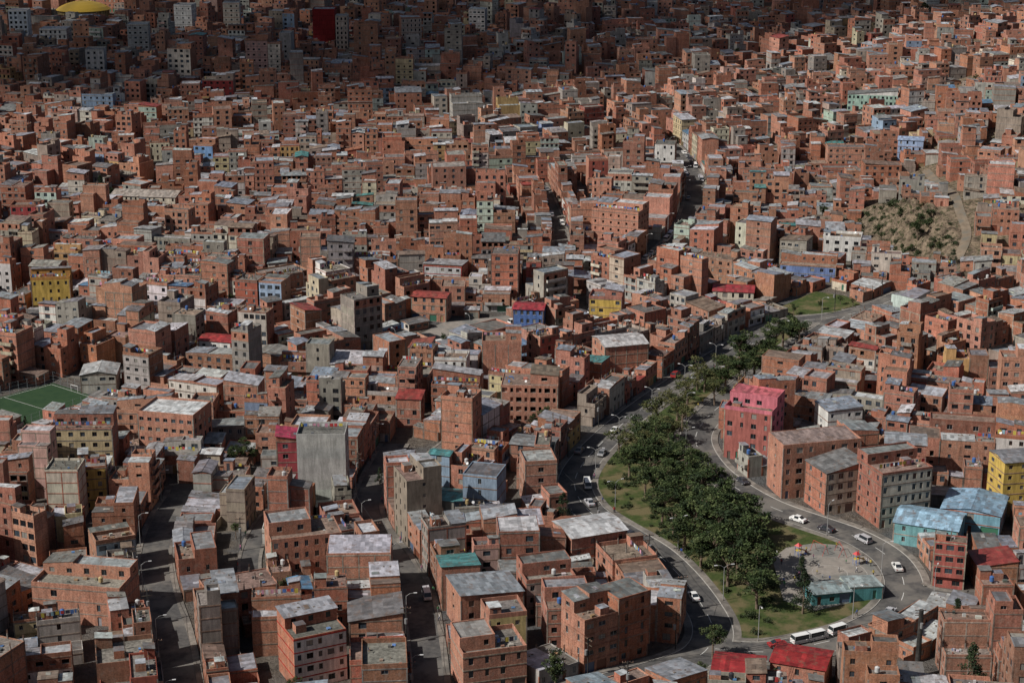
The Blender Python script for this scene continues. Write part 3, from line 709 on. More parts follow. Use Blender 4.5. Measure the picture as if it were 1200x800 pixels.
OT=[(660,590,9,2),(942,688,11,2),(940,668,7,2),(836,745,9,0),(1140,782,11,2),(1121,718,9,2),(118,216,11,2),(103,226,10,0),(112,232,9,0),(128,226,8,0),(285,525,9,0),(275,530,7,0),(296,532,6,0),(640,486,8,0),(628,492,6,0),(652,492,6,0),(673,296,8,2),(1076,264,9,0),(964,246,7,0),(650,785,9,0),(246,552,6,0),(1068,290,5,0),(962,356,4,0),(985,350,4,0),(930,362,4,0),(360,62,10,0),(375,66,10,0),(200,60,9,0),(1085,8,9,0),(1000,352,4,1),(545,180,6,0),(860,70,7,0),(968,262,5,1),(1098,285,4,1),(445,555,5,2),(480,20,8,0),(690,105,7,0),(520,395,4,0),(575,382,4,0),(1000,115,6,0),(968,262,6,0),(960,275,5,0),(740,30,7,0),(90,90,8,0),(320,78,8,0)]
TP=[]
for li,sc_k in ((PT,1.62),(OT,1.1)):
    for (px,py,h,k) in li:
        x,y=P(px,py,h*.58);TP.append((x,y,h,k,sc_k));mark(x,y,2.6,2.6,0)
def inframe(x,y,m=100):
    if y<262 or y>1500: return False
    a,b_,s=proj(x,y,hg(x,y));return -m-20*s/3<a<1200+m+20*s/3 and -22<b_<895
def cap(x,y,w,d,fl):
    z=hg(x,y);a,b_,s=proj(x,y-d/2,z);hwp=(w/2+1)*s
    m=(PRA[:,1]>a-hwp)&(PRA[:,0]<a+hwp)&(PRA[:,2]<b_)&(b_-PRA[:,2]<110)
    if not m.any(): return fl,False
    yb=PRA[m,2].max();c=False
    while fl>1:
        tp=proj(x,y-d/2,z+fl*2.7+1)[1]
        if tp>=yb-3: break
        fl-=1;c=True
    return fl,c
def place(x,y,w,d,a,fl,sh=.4,name=None,low=False):
    if not inframe(x,y) or hit(x,y,w,d,a,sh): return False
    mark(x,y,w,d,a);f2,c=cap(x,y,w,d,fl)
    if c and R.random()<.2: f2=min(fl,f2+1)
    lod=0 if y<640 else 1;o=randopt(R,lod,y);o['rot']=a
    if c or low: o['low']=True
    SPEC.append((x,y,w,d,a,f2,o,name));return True
def rfl(x,y):
    hv=mnoise.noise(Vector((x*.02,y*.02,1.5)))
    fl=R.choices([1,2,3,4,5,6],[14 if hv<0 else 8,28 if hv<0 else 20,30,20 if hv<0 else 26,8 if hv<0 else 14,2 if hv<0 else 5])[0]
    if y>950 and x<60 and R.random()<.12: fl=R.choice([5,6,7,8])
    if x>110 and y>560: fl=min(fl,R.choice([1,2,3,4]))
    return fl
for nm,r in RD.items():
    if nm in NP_: continue
    q,t,nn=r['q'],r['t'],r['n'];L=(len(q)-1)*2.0
    for side in (1,-1):
        s=0
        while s<L-4:
            w=R.uniform(6,11.5);d=R.uniform(7.5,11.5);i=min(len(q)-1,int((s+w/2)/2))
            N=nn[i]*side;c=q[i]+N*(r['hw']+r['pav']+.15+d/2);a=math.atan2(-N[0],N[1])
            fl=max(2,rfl(*c)) 
            if place(c[0],c[1],w,d,a,fl,.7): s+=w+.1
            else: s+=2
seeds=[]
for gy_ in range(220,1560,68):
    for gx_ in range(-640,641,72):
        x=gx_+R.uniform(-24,24);y=gy_+R.uniform(-22,22)
        base=math.radians(14*math.sin(x/120+.6)+12*math.cos(y/140)-4)+R.gauss(0,.15)
        if R.random()<.14: base+=R.choice([-.5,.5])
        bd=1e9
        for r in RD.values():
            dd=np.linalg.norm(r['q']-np.array([x,y]),axis=1);k=int(dd.argmin())
            if dd[k]<bd: bd=dd[k];ta=math.atan2(r['t'][k][1],r['t'][k][0])
        if bd<50:
            ta=(ta+math.pi/4)%(math.pi/2)-math.pi/4;base=ta
        seeds.append((x,y,base))
SA=np.array(seeds)
for si,(sx,sy,a) in enumerate(seeds):
    if not inframe(sx,sy,260) and not inframe(sx,sy-60,260) and not inframe(sx,sy+60,260): continue
    c,s=math.cos(a),math.sin(a);v=-75;row=0
    while v<75:
        d=R.uniform(8,11);u=-75+R.uniform(0,5)
        while u<75:
            w=R.uniform(5.3,10.5)
            if R.random()<.05: w=R.uniform(12,17)
            uu=u+w/2;dd=d-R.uniform(0,3.2) if R.random()<.5 else d
            vv=v+(dd/2 if row%2==0 else d-dd/2)
            x=sx+uu*c-vv*s;y=sy+uu*s+vv*c
            if int(((SA[:,0]-x)**2+(SA[:,1]-y)**2).argmin())==si and not (x>120 and y>600 and R.random()<.2):
                place(x,y,w,dd,a+R.gauss(0,.03)+(math.pi if row%2 else 0),rfl(x,y))
            u+=w+.04+(R.uniform(2,5) if R.random()<.07 else 0)
        v+=d+.05;row+=1
        if row%2==0: v+=R.uniform(3.4,5.2)
n0=len(SPEC)
for (w,d,N) in ((8.5,8.5,9000),(6.5,7.5,16000),(5,6,22000)):
    for _ in range(N):
        y=290+(1330-290)*R.random()**.85;hwid=y*.33+20;x=R.uniform(-hwid,hwid)
        i,j=int((x-X0)*G),int((y-Y0)*G)
        if OCC[i,j] or (x>120 and y>600 and R.random()<.6): continue
        k=int(((SA[:,0]-x)**2+(SA[:,1]-y)**2).argmin());a=SA[k,2]+R.choice([0,math.pi/2,math.pi,-math.pi/2])
        place(x,y,w*R.uniform(.9,1.1),d*R.uniform(.9,1.1),a,min(rfl(x,y),R.choice([1,2,3])),.15)
n=0
for _ in range(9000):
    y=300+(1100-300)*R.random();x=R.uniform(-y*.31,y*.31)
    if not hit(x,y,2.4,2.4,0,0) and n<95:
        h=R.uniform(3.5,7);TP.append((x,y,h,R.choice([0,0,1,2]),1.0));mark(x,y,3,3,0);n+=1
nf=0
for (x,y,w,d,a,fl,o,nm) in SPEC:
    mb=build(R,w,d,fl,o)
    if nm is None:
        if fl>=5: nm='apartment_building'
        elif o['fm']==PLAS: nm='plastered_house'
        else: nm='brick_house'
    nf+=len(mb.f)
    add(nm,mb.mesh(nm),(x,y,hg(x,y)+(.25 if nm=='pavilion' else 0)),a)
print('faces',nf,'t',time.time()-T0)
mb=MB();mb.cyl(0,0,-3,6,16,16,40,PLAS,(.5,.4,.2),False)
for i in range(40):
    a=2*math.pi*i/40;mb.box(16.1*math.cos(a)-.3,16.1*math.cos(a)+.3,16.1*math.sin(a)-.3,16.1*math.sin(a)+.3,-2,5.95,CONC,(.4,.3,.15))
rr=[17.5,15,11,6,2];zz=[6,7.8,9.6,10.9,11.3]
mb.cyl(0,0,5.96,6,17.5,17.5,40,PAINT,(.5,.32,.05),False)
for i in range(4): mb.cyl(0,0,zz[i],zz[i+1],rr[i],rr[i+1],40,PAINT,(.62,.4,.05),i==3)
add('domed_arena',mb.mesh('domed_arena'),(domex,domey,hg(domex,domey)))
# ------------------------------------------------------------------ trees
LM_=[M_bark,M_leaf]
def tree_mesh(seed,kind):
    r=random.Random(seed);mb=MB();bc=(1,1,1);H=10.0
    lean=Vector((r.uniform(-.4,.4),r.uniform(-.4,.4),0))
    top=Vector((0,0,H*.62))+lean
    mb.tube((0,0,-.5),lean*.4+Vector((0,0,H*.3)),.26,.18,7,0,bc);mb.tube(lean*.4+Vector((0,0,H*.3)),top,.18,.07,6,0,bc)
    cl=[]
    if kind==2:
        for i in range(46):
            t=r.random();z=H*(.14+.84*t);rad=(1-t)**.8*2.6+.25;an=r.uniform(0,6.28);rr_=rad*r.uniform(.35,1)
            cl.append((Vector((math.cos(an)*rr_,math.sin(an)*rr_,z)),.55+.5*(1-t)))
        mb.tube(top,(lean.x,lean.y,H*.95),.07,.03,5,0,bc)
    else:
        lob=[(Vector((r.uniform(-1.6,1.6),r.uniform(-1.6,1.6),r.uniform(-1.3,1.6))),r.uniform(1.2,2.1)) for _ in range(6 if kind==0 else 5)]
        for i in range(52 if kind==0 else 38):
            lc,lr=lob[i%len(lob)];d=Vector((r.gauss(0,1),r.gauss(0,1),r.gauss(0,1)+.3)).normalized()*lr*r.uniform(.6,1)
            c=lc+d;c.z=c.z*1.05+H*.6
            cl.append((c,r.uniform(.5,.95)))
    for i,(c,rad) in enumerate(cl):
        if i%3==0: mb.tube((lean.x*.5,lean.y*.5,max(H*.2,c.z*.62)),tuple(c),.07,.02,4,0,bc)
        base=[(.018,.03,.012),(.04,.058,.02),(.026,.042,.014),(.06,.076,.028)][r.randrange(4)] if kind==0 else ([(.06,.068,.024),(.04,.052,.02),(.085,.085,.033)][r.randrange(3)] if kind==1 else [(.016,.028,.013),(.027,.042,.018)][r.randrange(2)])
        for _ in range(60 if kind!=1 else 50):
            d=Vector((r.gauss(0,1),r.gauss(0,1),r.gauss(0,1)));d=d.normalized()*rad*r.random()**.4;d.z*=.75
            p=c+d;n=Vector((r.gauss(0,1),r.gauss(0,1),r.gauss(0,1)+.6)).normalized();u=n.orthogonal().normalized();w=n.cross(u);s=r.uniform(.09,.2)
            k=r.uniform(.75,1.3)
            mb.poly([tuple(p-u*s),tuple(p+w*s*.7),tuple(p+u*s*1.1),tuple(p-w*s*.7)],1,tuple(x*k for x in base))
    return mb.mesh('tree',LM_)
TM={0:[tree_mesh(i,0) for i in range(6)],1:[tree_mesh(i+20,1) for i in range(3)],2:[tree_mesh(i+40,2) for i in range(3)]}
for (x,y,h,k,kk) in TP:
    s=h/10*R.uniform(.9,1.1);sx=s*kk if k!=2 else s
    add('tree' if k!=2 else 'cypress_tree',R.choice(TM[k]),(x,y,hg(x,y)+.1),R.uniform(0,6.28),(sx*R.uniform(.85,1.15),sx*R.uniform(.85,1.15),s*((1.0+.2*(kk-1)) if k!=2 else 1)))
def shrub_mesh(seed):
    r=random.Random(seed);mb=MB()
    for i in range(9):
        c=Vector((r.uniform(-.9,.9),r.uniform(-.9,.9),r.uniform(.2,.8)));mb.tube((0,0,-.1),tuple(c),.04,.015,4,0,(1,1,1));b_=r.choice([(.03,.043,.017),(.05,.06,.025),(.025,.038,.014)])
        for _ in range(26):
            d=Vector((r.gauss(0,1),r.gauss(0,1),r.gauss(0,1))).normalized()*.5*r.random()**.4;p=c+d;n=Vector((r.gauss(0,1),r.gauss(0,1),1)).normalized();u=n.orthogonal().normalized();w=n.cross(u);s=.14
            mb.poly([tuple(p-u*s),tuple(p+w*s),tuple(p+u*s),tuple(p-w*s)],1,b_)
    return mb.mesh('shrub',LM_)
SH=[shrub_mesh(i) for i in range(3)]
for _ in range(110):
    i=R.randrange(int(len(A['q'])*.35),j2);p=A['q'][i]+A['n'][i]*(A['hw']+R.uniform(2.5,14))
    if mind(p,B['q'])>7: add('shrub',R.choice(SH),(p[0],p[1],hg(*p)+.12),R.uniform(0,6),R.uniform(.5,1.3))
for _ in range(100):
    y=R.uniform(630,708);x=R.uniform(138,162)-.12*(y-650)
    if mind(np.array([x,y]),tk)>3: add('shrub',R.choice(SH),(x,y,hg(x,y)-.1),R.uniform(0,6),R.uniform(.6,1.8))
# ------------------------------------------------------------------ vehicles
def car_mesh(col,kind):
    mb=MB();W=.86
    if kind=='car': S=[(-2.1,.45,.62,.7,.75,.7),(-1.95,.25,.8,.86,.72,0),(-1.25,.25,.88,.92,.7,0),(-.75,.25,.9,1.4,.62,1),(.55,.25,.9,1.42,.62,1),(1.45,.25,.92,1.02,.68,1),(2.0,.25,.85,.95,.7,0),(2.1,.4,.7,.78,.72,0)];WX=(-1.3,1.3)
    elif kind=='suv': S=[(-2.2,.45,.75,.8,.78,0),(-2.1,.3,.95,1.0,.76,0),(-1.2,.3,1.0,1.06,.74,0),(-.75,.3,1.02,1.68,.66,1),(1.95,.3,1.02,1.7,.66,1),(2.2,.32,.95,1.1,.72,1)];WX=(-1.35,1.35)
    else: S=[(-2.35,.4,.8,.86,.82,0),(-2.25,.3,1.0,1.06,.82,0),(-1.75,.3,1.08,1.9,.74,1),(-1.4,.3,1.1,2.0,.74,1),(2.2,.3,1.1,2.0,.74,1),(2.35,.35,1.05,1.3,.8,1)];WX=(-1.5,1.45)
    rings=[]
    for (x,zl,zb_,zt,wt,g) in S:
        rings.append([(x,-W,zl),(x,-W*1.0,zb_),(x,-wt,zt),(x,wt,zt),(x,W,zb_),(x,W,zl)])
    G1=(.02,.025,.03)
    for i in range(len(S)-1):
        a,c=rings[i],rings[i+1]
        for j in range(6):
            k=(j+1)%6;m,cc=PAINT,col
            if j in(1,3) and S[i+1][3]-S[i+1][2]>.2 and S[i][3]-S[i][2]>.2: m,cc=GLASS,G1
            if j==2 and abs(S[i+1][3]-S[i][3])>.25: m,cc=GLASS,G1
            if j==5: cc=(.03,.03,.03)
            mb.poly([a[j],a[k],c[k],c[j]],m,cc)
    mb.poly(rings[0],PAINT,col);mb.poly(rings[-1][::-1],PAINT,col)
    cabs=[s for s in S if s[5]==1]
    for s in cabs[:-1]:
        for sg in (-1,1): mb.tube((s[0]+.03,sg*(W+.005),s[2]),(s[0]+.03,sg*(s[4]+.01),s[3]),.04,.04,4,PAINT,col)
    for wx in WX:
        for sg in (-1,1):
            mb.tube((wx,sg*(W-.18),.32),(wx,sg*(W+.03),.32),.32,.32,12,PAINT,(.015,.015,.015));mb.tube((wx,sg*(W+.03),.32),(wx,sg*(W+.045),.32),.18,.16,8,PAINT,(.4,.4,.42))
    x0=S[1][0]-.06
    for sg in (-1,1):
        mb.box(x0-.08,x0+.02,sg*.6-.15,sg*.6+.15,.62,.76,PAINT,(.8,.8,.75),bot=True);x1=S[-1][0]
        mb.box(x1-.04,x1+.03,sg*.62-.12,sg*.62+.12,.7,.86,PAINT,(.4,.02,.02),bot=True)
        mb.box(-.75,-.6,sg*(W+.08)-.08,sg*(W+.08)+.08,.95,1.08,PAINT,col,bot=True)
    return mb.mesh(kind)
CC=[(.7,.7,.69),(.62,.62,.6),(.4,.4,.42),(.04,.04,.05),(.28,.03,.03),(.08,.1,.16),(.2,.2,.21)]
CM=[('parked_car',car_mesh(c,'car')) for c in CC]+[('parked_car',car_mesh(c,'suv')) for c in CC[1:5]]+[('minibus',car_mesh(c,'van')) for c in (CC[0],CC[0],CC[2],(.3,.35,.45))]
def car(x,y,a,k=None,z=.1):
    nm,me=k if k else R.choice(CM);o=add(nm,me,(x,y,hg(x,y)+z+.03),a)
    e=1.5;dx,dy=math.cos(a),math.sin(a);o.rotation_euler[1]=-math.atan((hg(x+dx*e,y+dy*e)-hg(x-dx*e,y-dy*e))/(2*e))
def cars_on(nm,i0,i1,prob,step=3):
    r=RD[nm];n=len(r['q']);i=int(n*i0)
    while i<int(n*i1):
        for side in (1,-1):
            if R.random()<prob:
                o=side*(r['hw']-1.05);p=r['q'][i]+r['n'][i]*o;a=math.atan2(r['t'][i][1],r['t'][i][0])+(math.pi if side>0 else 0)
                ok=all(mind(p,rr['q'])>rr['hw']+1 for kk,rr in RD.items() if kk!=nm)
                if ok: car(p[0],p[1],a+R.uniform(-.04,.04),z=.1+.006*list(RD).index(nm))
        i+=step
cars_on('market_street',.1,1,.4);cars_on('avenue',.02,.35,.12);cars_on('avenue',.5,1,.03);cars_on('ring_avenue',.3,.6,.03);cars_on('lane_a',.05,1,.05);cars_on('lane_b',.05,1,.03);cars_on('cross_street',0,1,.2);cars_on('lane_c',0,1,.15);cars_on('east_street',.2,1,.1)
def carpx(px,py,k,rot=None):
    x,y=P(px,py);best=None
    for nm,r in RD.items():
        dd=np.linalg.norm(r['q']-np.array([x,y]),axis=1);i=int(dd.argmin())
        if best is None or dd[i]<best[0]: best=(dd[i],nm,i)
    r=RD[best[1]];i=best[2];p=np.array([x,y]);o=float(np.dot(p-r['q'][i],r['n'][i]));o=max(-r['hw']+1.1,min(r['hw']-1.1,o));p=r['q'][i]+r['n'][i]*o
    car(p[0],p[1],math.atan2(r['t'][i][1],r['t'][i][0])+(rot or 0),CM[k],.1+.006*list(RD).index(best[1]))
for c in [(933,610,0),(969,622,3),(1009,633,8),(943,752,11),(961,748,12),(985,741,11),(915,757,4),(1052,668,1),(690,590,2),(741,630,3),(812,700,0),(1044,718,2),(722,505,1)]: carpx(*c)
# ------------------------------------------------------------------ street lamps, poles, cables
def lamp_mesh(double):
    mb=MB();c=(.3,.3,.3);mb.cyl(0,0,-.2,.3,.16,.14,8,CONC,CON);mb.tube((0,0,.2),(0,0,8),.09,.06,8,PAINT,c)
    for sg in ((1,-1) if double else (1,)):
        mb.tube((0,0,7.9),(sg*.8,0,8.5),.045,.04,6,PAINT,c);mb.tube((sg*.8,0,8.5),(sg*1.7,0,8.6),.04,.035,6,PAINT,c)
        mb.box(min(sg*1.6,sg*2.3),max(sg*1.6,sg*2.3),-.14,.14,8.52,8.66,PAINT,(.55,.55,.55),bot=True)
    return mb.mesh('street_lamp')
LD,LS=lamp_mesh(True),lamp_mesh(False)
for i in range(int(len(A['q'])*.3),j2,13):
    p=A['q'][i]+A['n'][i]*(A['hw']+1);add('street_lamp',LD,(p[0],p[1],hg(*p)+.15),math.atan2(A['n'][i][1],A['n'][i][0]))
for nm in ('ring_avenue','market_street','lane_a','lane_b','cross_street','east_street'):
    r=RD[nm]
    for i in range(4,len(r['q'])-3,14):
        p=r['q'][i]-r['n'][i]*(r['hw']+.5);add('street_lamp',LS,(p[0],p[1],hg(*p)+.15),math.atan2(r['n'][i][1],r['n'][i][0]))
def pole_mesh(h,rad):
    mb=MB();c=(.05,.047,.044);mb.tube((0,0,-1),(0,0,h),rad,rad*.75,10,CONC,c)
    for z in (h-.5,h-1.6): mb.box(-1.1,1.1,rad,rad+.12,z,z+.14,PAINT,(.1,.08,.06),bot=True)
    for x in (-1,-.4,.4,1): mb.cyl(x,rad+.06,h-.36,h-.12,.06,.04,6,PAINT,(.35,.2,.15))
    mb.cyl(.0,-rad-.35,h-3.6,h-2.5,.32,.32,10,PAINT,(.2,.2,.2));return mb.mesh('utility_pole')
pm=pole_mesh(15,.62)
x,y=UPX,UPY;zb_=hg(x,y);add('utility_pole',pm,(x,y,zb_))
p2=[(x+60,y+14),(x-60,y-18)]
for (a,b_) in p2: add('utility_pole',pole_mesh(11,.16),(a,b_,hg(a,b_)))
def cable(a,b_,sag):
    mb=MB();a=Vector(a);b_=Vector(b_);pr=None
    for i in range(17):
        t=i/16;p=a.lerp(b_,t)-Vector((0,0,sag*4*t*(1-t)))
        if pr: mb.tube(pr,p,.035,.035,4,PAINT,(.02,.02,.02))
        pr=p
    add('overhead_cable',mb.mesh('overhead_cable'))
for (a,b_) in p2:
    for k in range(3): cable((x-.8+k*.8,y+.3,zb_+14.7),(a-.8+k*.8,b_,hg(a,b_)+10.8),1.6+.3*k)
sp=pole_mesh(8.5,.13)
for nm in ('lane_a','lane_b','lane_d','avenue'):
    r=RD[nm];pts=[]
    for i in range(3,len(r['q'])-2,12):
        p=r['q'][i]-r['n'][i]*(r['hw']+.9 if r['pav']>.9 else r['hw']+.4);z=hg(*p);add('utility_pole',sp,(p[0],p[1],z),math.atan2(r['t'][i][1],r['t'][i][0])+1.57);pts.append((p[0],p[1],z+8.2))
    for a,b_ in zip(pts[:-1],pts[1:]): cable(a,b_,.6)
mb=MB();fp=[pc+(np.array(p)-pc)*1.03 for p in PITCH]
for i in range(4):
    a=fp[i];b_=fp[(i+1)%4];L=np.linalg.norm(b_-a);n=int(L/3)
    for k in range(n):
        p=a+(b_-a)*k/n;q=a+(b_-a)*(k+1)/n;z=hg(*p);z2=hg(*q);mb.tube((p[0],p[1],z),(p[0],p[1],z+3.5),.05,.05,5,PAINT,(.25,.28,.3))
        for hh in (.2,1.2,2.3,3.45): mb.tube((p[0],p[1],z+hh),(q[0],q[1],z2+hh),.02,.02,3,PAINT,(.25,.28,.3))
add('pitch_fence',mb.mesh('pitch_fence'))
def goal(p,dirv):
    mb=MB();d=dirv/np.linalg.norm(dirv);a=(p-d*1.5);b_=(p+d*1.5);z=hg(*p)+.16;c=(.75,.75,.75)
    mb.tube((a[0],a[1],z),(a[0],a[1],z+2),.06,.06,6,PAINT,c);mb.tube((b_[0],b_[1],z),(b_[0],b_[1],z+2),.06,.06,6,PAINT,c);mb.tube((a[0],a[1],z+2),(b_[0],b_[1],z+2),.06,.06,6,PAINT,c)
    add('football_goal',mb.mesh('football_goal'))
goal((inn[0]+inn[1])/2,inn[1]-inn[0]);goal((inn[2]+inn[3])/2,inn[3]-inn[2])
def slide():
    mb=MB()
    for x in (-.5,.5):
        for y in (-.5,.5): mb.tube((x,y,0),(x,y,2.6),.06,.06,6,PAINT,(.1,.2,.5))
    mb.box(-.55,.55,-.55,.55,1.4,1.5,PAINT,(.55,.4,.05),bot=True)
    mb.poly([(-.7,-.7,2.6),(.7,-.7,2.6),(0,0,3.3)],PAINT,(.5,.05,.05));mb.poly([(.7,-.7,2.6),(.7,.7,2.6),(0,0,3.3)],PAINT,(.5,.05,.05));mb.poly([(.7,.7,2.6),(-.7,.7,2.6),(0,0,3.3)],PAINT,(.5,.05,.05));mb.poly([(-.7,.7,2.6),(-.7,-.7,2.6),(0,0,3.3)],PAINT,(.5,.05,.05))
    mb.poly([(.55,-.35,1.5),(.55,.35,1.5),(3.2,.35,.2),(3.2,-.35,.2)][::-1],PAINT,(.6,.45,.05))
    for y in (-.35,.35): mb.poly([(.55,y,1.5),(3.2,y,.2),(3.2,y,.45),(.55,y,1.8)],PAINT,(.6,.3,.05))
    for k in range(5): mb.tube((-.6-.1*(4-k),-.3,.3*k+.1),(-.6-.1*(4-k),.3,.3*k+.1),.03,.03,4,PAINT,(.4,.4,.4))
    return mb.mesh('playground_slide')
def swing():
    mb=MB();c=(.4,.06,.05)
    for x in (-2,2):
        for y in (-1,1): mb.tube((x,y,0),(x,0,2.4),.05,.05,6,PAINT,c)
    mb.tube((-2,0,2.4),(2,0,2.4),.05,.05,6,PAINT,c)
    for x in (-1,1):
        for dx in (-.22,.22): mb.tube((x+dx,0,2.4),(x+dx,0,.55),.015,.015,3,PAINT,(.3,.3,.3))
        mb.box(x-.26,x+.26,-.1,.1,.5,.55,PAINT,(.05,.05,.05),bot=True)
    return mb.mesh('swing_set')
SLD,SWG=slide(),swing()
for px,py,me,nm in ((935,652,SLD,'playground_slide'),(1003,662,SLD,'playground_slide'),(960,648,SWG,'swing_set'),(985,650,SWG,'swing_set')):
    x,y=P(px,py);add(nm,me,(x,y,hg(x,y)+.24),R.uniform(0,3))
# ------------------------------------------------------------------ people
def person(seed,shirt,pants,stepv,armv,female):
    j={};V=[];E=[];Rr=[]
    def a(n,p,r,par=None):
        j[n]=len(V);V.append(p);Rr.append(r)
        if par: E.append((j[par],j[n]))
    a('pel',(0,0,.95),.15);a('sp',(0,0,1.15),.13,'pel');a('ch',(0,-.01,1.36),.16,'sp');a('nk',(0,0,1.5),.06,'ch');a('hd',(0,-.01,1.6),.095,'nk');a('ht',(0,-.01,1.7),.085,'hd')
    for s,nm in ((1,'l'),(-1,'r')):
        a('sh'+nm,(s*.2,0,1.42),.065,'ch');a('el'+nm,(s*.27,-armv*s*.15,1.14),.048,'sh'+nm);a('wr'+nm,(s*.27,-armv*s*.3-.06,.92),.036,'el'+nm);a('ha'+nm,(s*.27,-armv*s*.34-.08,.83),.035,'wr'+nm)
        a('hi'+nm,(s*.1,0,.88),.1,'pel');a('kn'+nm,(s*.11,stepv*s*.14-.03,.5),.07,'hi'+nm);a('an'+nm,(s*.11,stepv*s*.3,.09),.05,'kn'+nm);a('to'+nm,(s*.12,stepv*s*.3-.16,.04),.04,'an'+nm)
    me=bpy.data.meshes.new('p');me.from_pydata(V,E,[]);o=bpy.data.objects.new('p',me);col0.objects.link(o)
    m=o.modifiers.new('s','SKIN');m2=o.modifiers.new('u','SUBSURF');m2.levels=1;m2.render_levels=1
    sv=me.skin_vertices[0].data
    for i,r in enumerate(Rr): sv[i].radius=(r,r*.8 if i in(0,1,2) else r);sv[i].use_root=(i==0)
    dg=bpy.context.evaluated_depsgraph_get();me2=bpy.data.meshes.new_from_object(o.evaluated_get(dg))
    bpy.data.objects.remove(o);n=len(me2.polygons)
    me2.materials.clear()
    for m_ in MATS: me2.materials.append(m_)
    skin=(.3,.16,.1);hair=(.015,.012,.01);cs=[]
    for p in me2.polygons:
        c=p.center;z=c.z
        if z>1.64 or (z>1.55 and c.y>.03): k=hair
        elif z>1.49: k=skin
        elif z<.1: k=(.03,.03,.03)
        elif z<.88 and abs(c.x)>.2: k=skin
        elif z<.93 and abs(c.x)<.23: k=pants
        else: k=shirt
        cs+=[(*k,1)]*p.loop_total
    at=me2.attributes.new('col','FLOAT_COLOR','CORNER');at.data.foreach_set('color',np.array(cs,np.float32).ravel())
    me2.polygons.foreach_set('material_index',np.full(n,PLAS,dtype=np.int32));me2.polygons.foreach_set('use_smooth',np.ones(n,dtype=bool));me2.name='person'
    return me2
PM=[person(i,s,p,st_,ar,0) for i,(s,p,st_,ar) in enumerate([((.6,.6,.6),(.03,.04,.1),1,1),((.4,.04,.05),(.05,.05,.06),0,.2),((.05,.12,.4),(.1,.08,.06),.8,1),((.5,.4,.08),(.02,.02,.03),-.9,-1),((.08,.25,.12),(.2,.2,.22),.1,.3),((.55,.2,.35),(.05,.06,.15),.5,.6)])]
plb=np.array(PLAY);n=0
while n<38:
    px,py=R.uniform(908,1028),R.uniform(642,702);x,y=P(px,py)
    c=np.mean(plb,0)
    if np.linalg.norm((np.array([x,y])-c))<14.5: 
        s=R.choice([1,1,.95,.65,.75]);add('person',R.choice(PM),(x,y,hg(x,y)+.245),R.uniform(0,6.28),s);n+=1
for nm,r in RD.items():
    if nm in NP_: continue
    for i in range(2,len(r['q'])-2):
        if R.random()<.1:
            sd=R.choice([1,-1]);p=r['q'][i]+sd*r['n'][i]*(r['hw']+.7*min(1,r['pav']))
            if all(mind(p,rr['q'])>rr['hw']+.4 for kk,rr in RD.items() if kk!=nm): add('person',R.choice(PM),(p[0],p[1],hg(*p)+.21),R.uniform(0,6.28),R.uniform(.94,1.02))
# ------------------------------------------------------------------ sun, sky, cloud, camera
S=Vector((-.82,-.38,0)).normalized();el=math.radians(43)
S=Vector((S.x*math.cos(el),S.y*math.cos(el),math.sin(el)))
L=bpy.data.lights.new('sun','SUN');L.energy=5.0;L.angle=math.radians(.5);L.color=(1,.955,.89)
so=bpy.data.objects.new('sun',L);so.rotation_euler=S.to_track_quat('Z','Y').to_euler();so.location=S*800;col0.objects.link(so)
w=bpy.data.worlds.new('World');sc.world=w;w.use_nodes=True;nt=w.node_tree
sk=nt.nodes.new('ShaderNodeTexSky');sk.sky_type='NISHITA';sk.sun_disc=False;sk.sun_elevation=el;sk.sun_rotation=math.atan2(S.x,S.y);sk.altitude=200;sk.dust_density=3
bg=nt.nodes['Background'];nt.links.new(sk.outputs[0],bg.inputs[0]);bg.inputs[1].default_value=.05
bp=[(-500,125),(0,122),(150,145),(350,132),(560,146),(700,130),(800,106),(870,86),(930,58),(1020,42),(1100,28),(1200,10),(1600,0)]
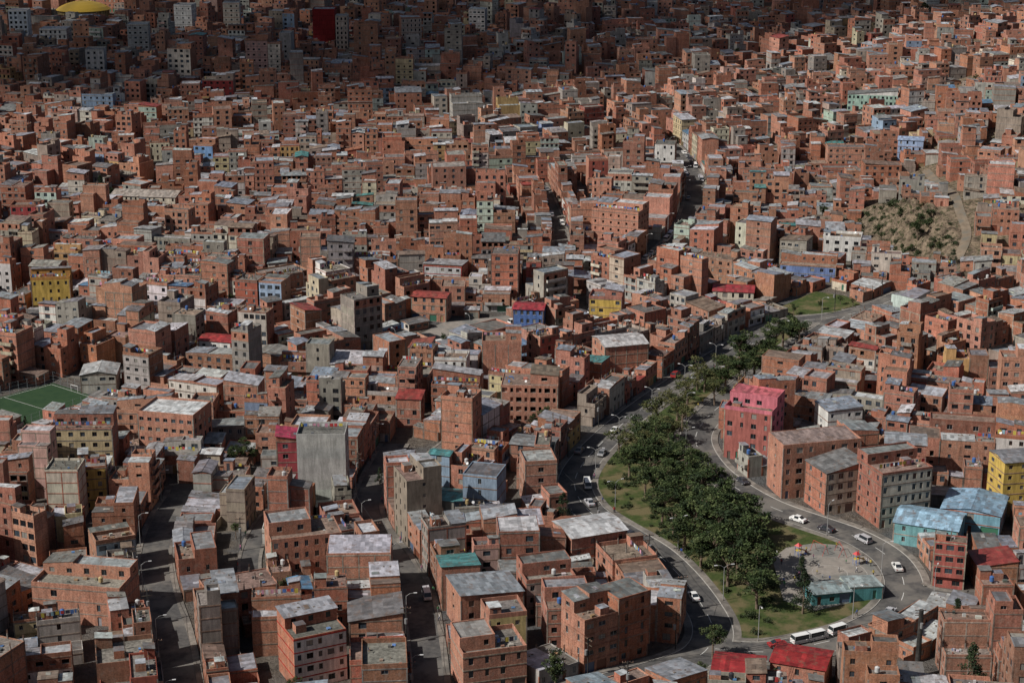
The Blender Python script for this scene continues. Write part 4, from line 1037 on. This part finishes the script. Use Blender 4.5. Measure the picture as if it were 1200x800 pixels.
ico=bmesh.new();bmesh.ops.create_icosphere(ico,subdivisions=3,radius=1);iv=[v.co.copy() for v in ico.verts];ic=[tuple(v.index for v in f.verts) for f in ico.faces];ico.free()
V=[];Fc=[];rn=random.Random(5);ALT=620.0;npf=0
for pxx in range(-450,1601,58):
    yb=np.interp(pxx,[p[0] for p in bp],[p[1] for p in bp]);yt=30 if pxx<330 else -60
    if yb<yt+4: continue
    a=P(pxx,yb-4);b_=P(pxx,max(yt,-60));n=max(1,int(math.hypot(b_[0]-a[0],b_[1]-a[1])/33))
    for k in range(n+1):
        t=k/max(1,n);x=a[0]+(b_[0]-a[0])*t+rn.uniform(-12,12);y=a[1]+(b_[1]-a[1])*t+rn.uniform(-9,9)+20
        r=rn.uniform(20,30) if k==0 else rn.uniform(28,42)
        z=rn.uniform(-10,25);c=Vector((x,y,0))+S*((ALT+z)/S.z);nb=len(V);ph=rn.uniform(0,6)
        for q in iv:
            m=r*(1+.16*math.sin(q.x*5+ph)*math.cos(q.y*6+ph)+.1*math.sin(q.z*9+ph+q.x*7));V.append((c.x+q.x*m,c.y+q.y*m,c.z+q.z*m*.6))
        Fc+=[tuple(i+nb for i in f) for f in ic];npf+=1
me=bpy.data.meshes.new('cloud');me.from_pydata(V,[],Fc);me.polygons.foreach_set('use_smooth',np.ones(len(Fc),dtype=bool))
M_cl,nt,b=newmat('cloud_vapour');b.inputs['Base Color'].default_value=(.85,.86,.88,1);b.inputs['Roughness'].default_value=1
nt.links.new(rng_n(nt,noise_n(nt,.02,4,geo_pos(nt)),.08,.34),b.inputs['Alpha'])
me.materials.append(M_cl);add('cloud',me)
cam=bpy.data.cameras.new('camera');cam.lens=36*F/1200;cam.sensor_width=36;cam.clip_end=20000;cam.clip_start=1
co=bpy.data.objects.new('camera',cam);co.location=(0,0,CH);co.rotation_euler=(math.pi/2-TH,0,0);col0.objects.link(co);sc.camera=co
sc.view_settings.view_transform='Standard';sc.view_settings.look='None';sc.view_settings.exposure=0;sc.view_settings.gamma=1
print('puffs',npf,'done',time.time()-T0,'objects',len(sc.objects))
